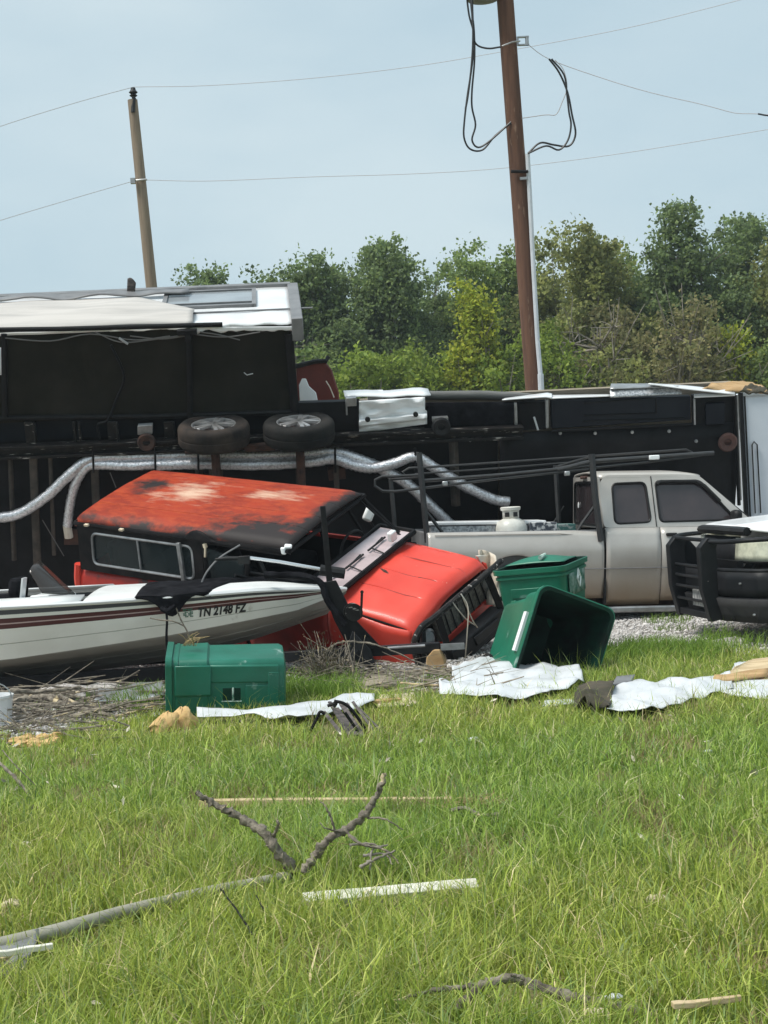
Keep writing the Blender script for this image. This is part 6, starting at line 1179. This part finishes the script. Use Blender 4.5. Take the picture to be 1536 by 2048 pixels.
# boards and pipe
def plank(label, a_px, b_px, z, wd, th, m, name='board', cat='board', taper=1.0, roll=0.0, group=None):
    a_ = G(*a_px, z); b_ = G(*b_px, z); d_ = (b_-a_)/np.linalg.norm(b_-a_); s_ = np.cross(np.array([0, 0, 1]), d_); s_ = s_*math.cos(roll)+np.array([0, 0, 1])*math.sin(roll); n_ = np.cross(d_, s_)*th/2; s_ = s_*wd/2; q = MB(); k = 10
    rings = [[a_+(b_-a_)*t+w_*s_*(1+(taper-1)*t)+h_*n_ +np.array([0, 0, .004*nz3((t*4, wd*50, 0), 1)]) for w_, h_ in ((-1, -1), (1, -1), (1, 1), (-1, 1))] for t in lin(0, 1, k)]
    q.loft(rings); return tag(q.build(name, m, smooth=0, bevel=.003), label, cat, group)
plank('long pale plank lying edge-on in the grass beyond the broken branches', (400, 1606), (905, 1602), .045, .045, .035, M['plank'])
plank('white painted board lying in the grass below the forked branch', (606, 1804), (955, 1774), .06, .055, .045, M['whiteboard'], roll=.4)
plank('thin white batten under the edge of the white painted board', (620, 1816), (850, 1794), .03, .03, .02, M['whiteboard'], roll=.5)
sheet('crumpled_metal', 'crumpled dull metal strip among the twigs under the boat', 'metal', [(190, 1424), (330, 1412)], [(200, 1402), (325, 1392)], .02, .06, M['galv'], .10, .006, nu=24, nv=8, seed=31)
sheet('crumpled_metal', 'torn white metal edging bent before the red wagon bumper', 'metal', [(905, 1372), (1000, 1352)], [(905, 1362), (995, 1338)], .03, .08, M['sheet'], .08, .006, nu=20, nv=6, seed=32)
plank('dark weathered board lying on the gravel behind the bucket', (20, 1392), (150, 1384), .08, .08, .03, M['greywood'], taper=.8)
plank('splintered grey board lying askew under the boat trailer by the concrete lump', (150, 1432), (268, 1398), .06, .09, .02, M['greywood'], taper=.6)
plank('short brown board end in the grass behind the crushed slatted frame', (742, 1404), (800, 1398), .05, .10, .02, M['ply'], taper=.8)
plank('pale broken lath across the gravel in front of the plywood chunk', (800, 1366), (905, 1372), .07, .03, .012, M['plank'], taper=.5)
plank('thin pale lath beside the grey pipe at the picture edge', (-30, 1912), (106, 1892), .10, .02, .02, M['whiteboard'])
plank('thin pale lath lowest beside the grey pipe at the picture edge', (-30, 1925), (60, 1905), .07, .02, .015, M['plank'])
plank('pale split stick lying in the grass near the picture corner', (1345, 2012), (1482, 1996), .075, .028, .018, M['plank'], 'split_stick', 'stick', .5)
q = MB(); pts = [G(-300, 1965, .08), G(-60, 1905, .075), G(100, 1866, .075), G(240, 1826, .07), G(400, 1788, .06), G(500, 1768, .055), G(578, 1752, .05)]
q.tube(spline(pts, 6), lin(.030, .020, 37), 14, rn=.03); tag(q.build('grey_pipe', M['pvc'], smooth=60), 'long grey-green pole lying in the lawn from the picture edge to the broken branches', 'pole')
sheet('grey_rag', 'dark grey rag in the grass under the pole at the picture corner', 'rag', [(-20, 1985), (40, 1975), (70, 1950)], [(-20, 1930), (40, 1920), (80, 1915)], .02, .05, M['trim'], .05, .01, seed=21, nu=12)
sp_ = [('pale tan scrap lying alone in the grass beyond the white board end', 890, 1832, .03), ('white crumpled paper scrap in the grass beyond the long plank', 948, 1480, .05), ('small white chip near the dark mossy branch', 1228, 1994, .03), ('tan splintered chip under the end of the dark mossy branch', 1195, 2028, .05), ('tiny white scrap beside the white board end', 1058, 1762, .02), ('tan scrap of bark in the lawn above the split stick', 1310, 1800, .05), ('small pale clod in the lawn far below the white truck', 1415, 1503, .03), ('tiny pale scrap above the white board', 652, 1622, .02), ('yellow chip at the picture edge above the grey pole', 25, 1808, .05)]
for i, (lab, px_, py_, r0) in enumerate(sp_):
    r0 *= .62; c_ = G(px_, py_, .035); q = MB(); rings = []
    for k in range(7):
        a_ = math.pi*(k+.3)/7.4; rings.append([c_+r0*np.array([1.5*math.sin(a_)*math.cos(b_), math.sin(a_)*math.sin(b_), .55*math.cos(a_)])*(1+.5*nz3((k+i*3, math.cos(b_)*2, math.sin(b_)*2), .9)) for b_ in [2*math.pi*j/9 for j in range(9)]])
    q.loft(rings); tag(q.build('scrap', M['sheet'] if 'white' in lab else M['bone'], smooth=20), lab, 'scrap', 'small scraps in the lawn')
rl = np.random.default_rng(77); n = 170; lx, ly = rl.uniform(-2.6, 3.2, n), rl.uniform(4.4, 10.6, n); ok_ = ly < edgeY(lx)-.1; lx, ly = lx[ok_], ly[ok_]; n = len(lx)
lc = np.stack([lx, ly, rl.uniform(.03, .075, n)], 1); la = rl.normal(0, 1, (n, 3)); la /= np.linalg.norm(la, axis=1)[:, None]; lb2 = np.cross(la, rl.normal(0, 1, (n, 3))); lb2 /= np.linalg.norm(lb2, axis=1)[:, None]; sz = rl.uniform(.006, .020, (n, 1)); 
V = np.stack([lc-la*sz*1.8, lc+lb2*sz*.6, lc+la*sz*1.6+np.cross(la, lb2)*sz*.4, lc-lb2*sz*.7], 1).reshape(-1, 3); k = np.arange(n)*4
np_mesh('litter', V, np.stack([np.stack([k, k+1, k+2], 1), np.stack([k, k+2, k+3], 1)], 1).reshape(-1, 3), M['stone'], np.repeat(np.array([[.62, .56, .45]])*rl.uniform(.5, 1.25, (n, 1)), 4, 0), 'stuff')
q = MB(); c_ = G(950, 1632, .0)
for k in range(160):
    a_ = c_+np.array([random.gauss(0, .07), random.gauss(0, .05), .03+random.random()*.04]); d_ = np.array([random.gauss(0, .06), random.gauss(0, .04), random.gauss(.005, .02)]); q.tube([a_-d_, a_, a_+d_], [.002, .003, .001], 3)
tag(q.build('straw_clump', M['straw']), 'brown clump of dead straw on the lawn beside the long plank', 'straw')
q = MB(); q.tube(spline([G(900, 1622, .09), G(930, 1616, .10), G(960, 1630, .08), G(1000, 1628, .08)], 4), .010, 6, rn=.4); tag(q.build('stick', M['deadwood']), 'short crooked stick lying on the dead straw clump', 'stick', 'broken branches')
# white bucket at the left edge, boulder-like lumps under the trailer
bk = thing('bucket', 'white plastic bucket lying under the boat at the picture edge', 'bucket', G(-20, 1458))
q = MB(); c_ = G(-20, 1456); q.lathe([(.11, 0), (.125, .01), (.14, .18), (.145, .2), (.15, .205), (.15, .22), (.135, .22), (.12, .02)], 24, c_+np.array([0, .12, .0])); q.build('pail', M['white'], bk, world=True)
q = MB(); q.tube([c_+np.array([.15*math.cos(a_), .12-.05, .2+.12*math.sin(a_)]) for a_ in lin(0, math.pi, 12)], .005, 5); q.build('bail', M['galv'], bk, world=True)
for i, (lab, px_, py_, r0) in enumerate((('pale broken concrete lump under the boat trailer beam', 120, 1400, .16), ('flat pale concrete lump beside the branch tangle', 205, 1392, .14), ('pale rock at the mouth of the toppled cart', 300, 1398, .09), ('pale rubble lump between the plywood chunk and the tipped cart', 965, 1346, .16), ('small pale rock beside the plank end', 835, 1388, .06), ('flat grey paver under the white truck bumper', 1455, 1292, .10))):
    c_ = G(px_, py_, .0); q = MB(); rings = []
    for k in range(8):
        a_ = math.pi*(k+.3)/8.4; rings.append([c_+np.array([0, 0, r0*.22])+r0*np.array([1.5*math.sin(a_)*math.cos(b_), math.sin(a_)*math.sin(b_), .5*math.cos(a_)])*(1+.45*nz3((k*.7+i*3, math.cos(b_)*1.6, math.sin(b_)*1.6), 1)) for b_ in [2*math.pi*j/14 for j in range(14)]])
    q.loft(rings); tag(q.build('rubble', M['gravel'], smooth=25), lab, 'rock', 'pale rubble lumps')
bpy.context.view_layer.update()
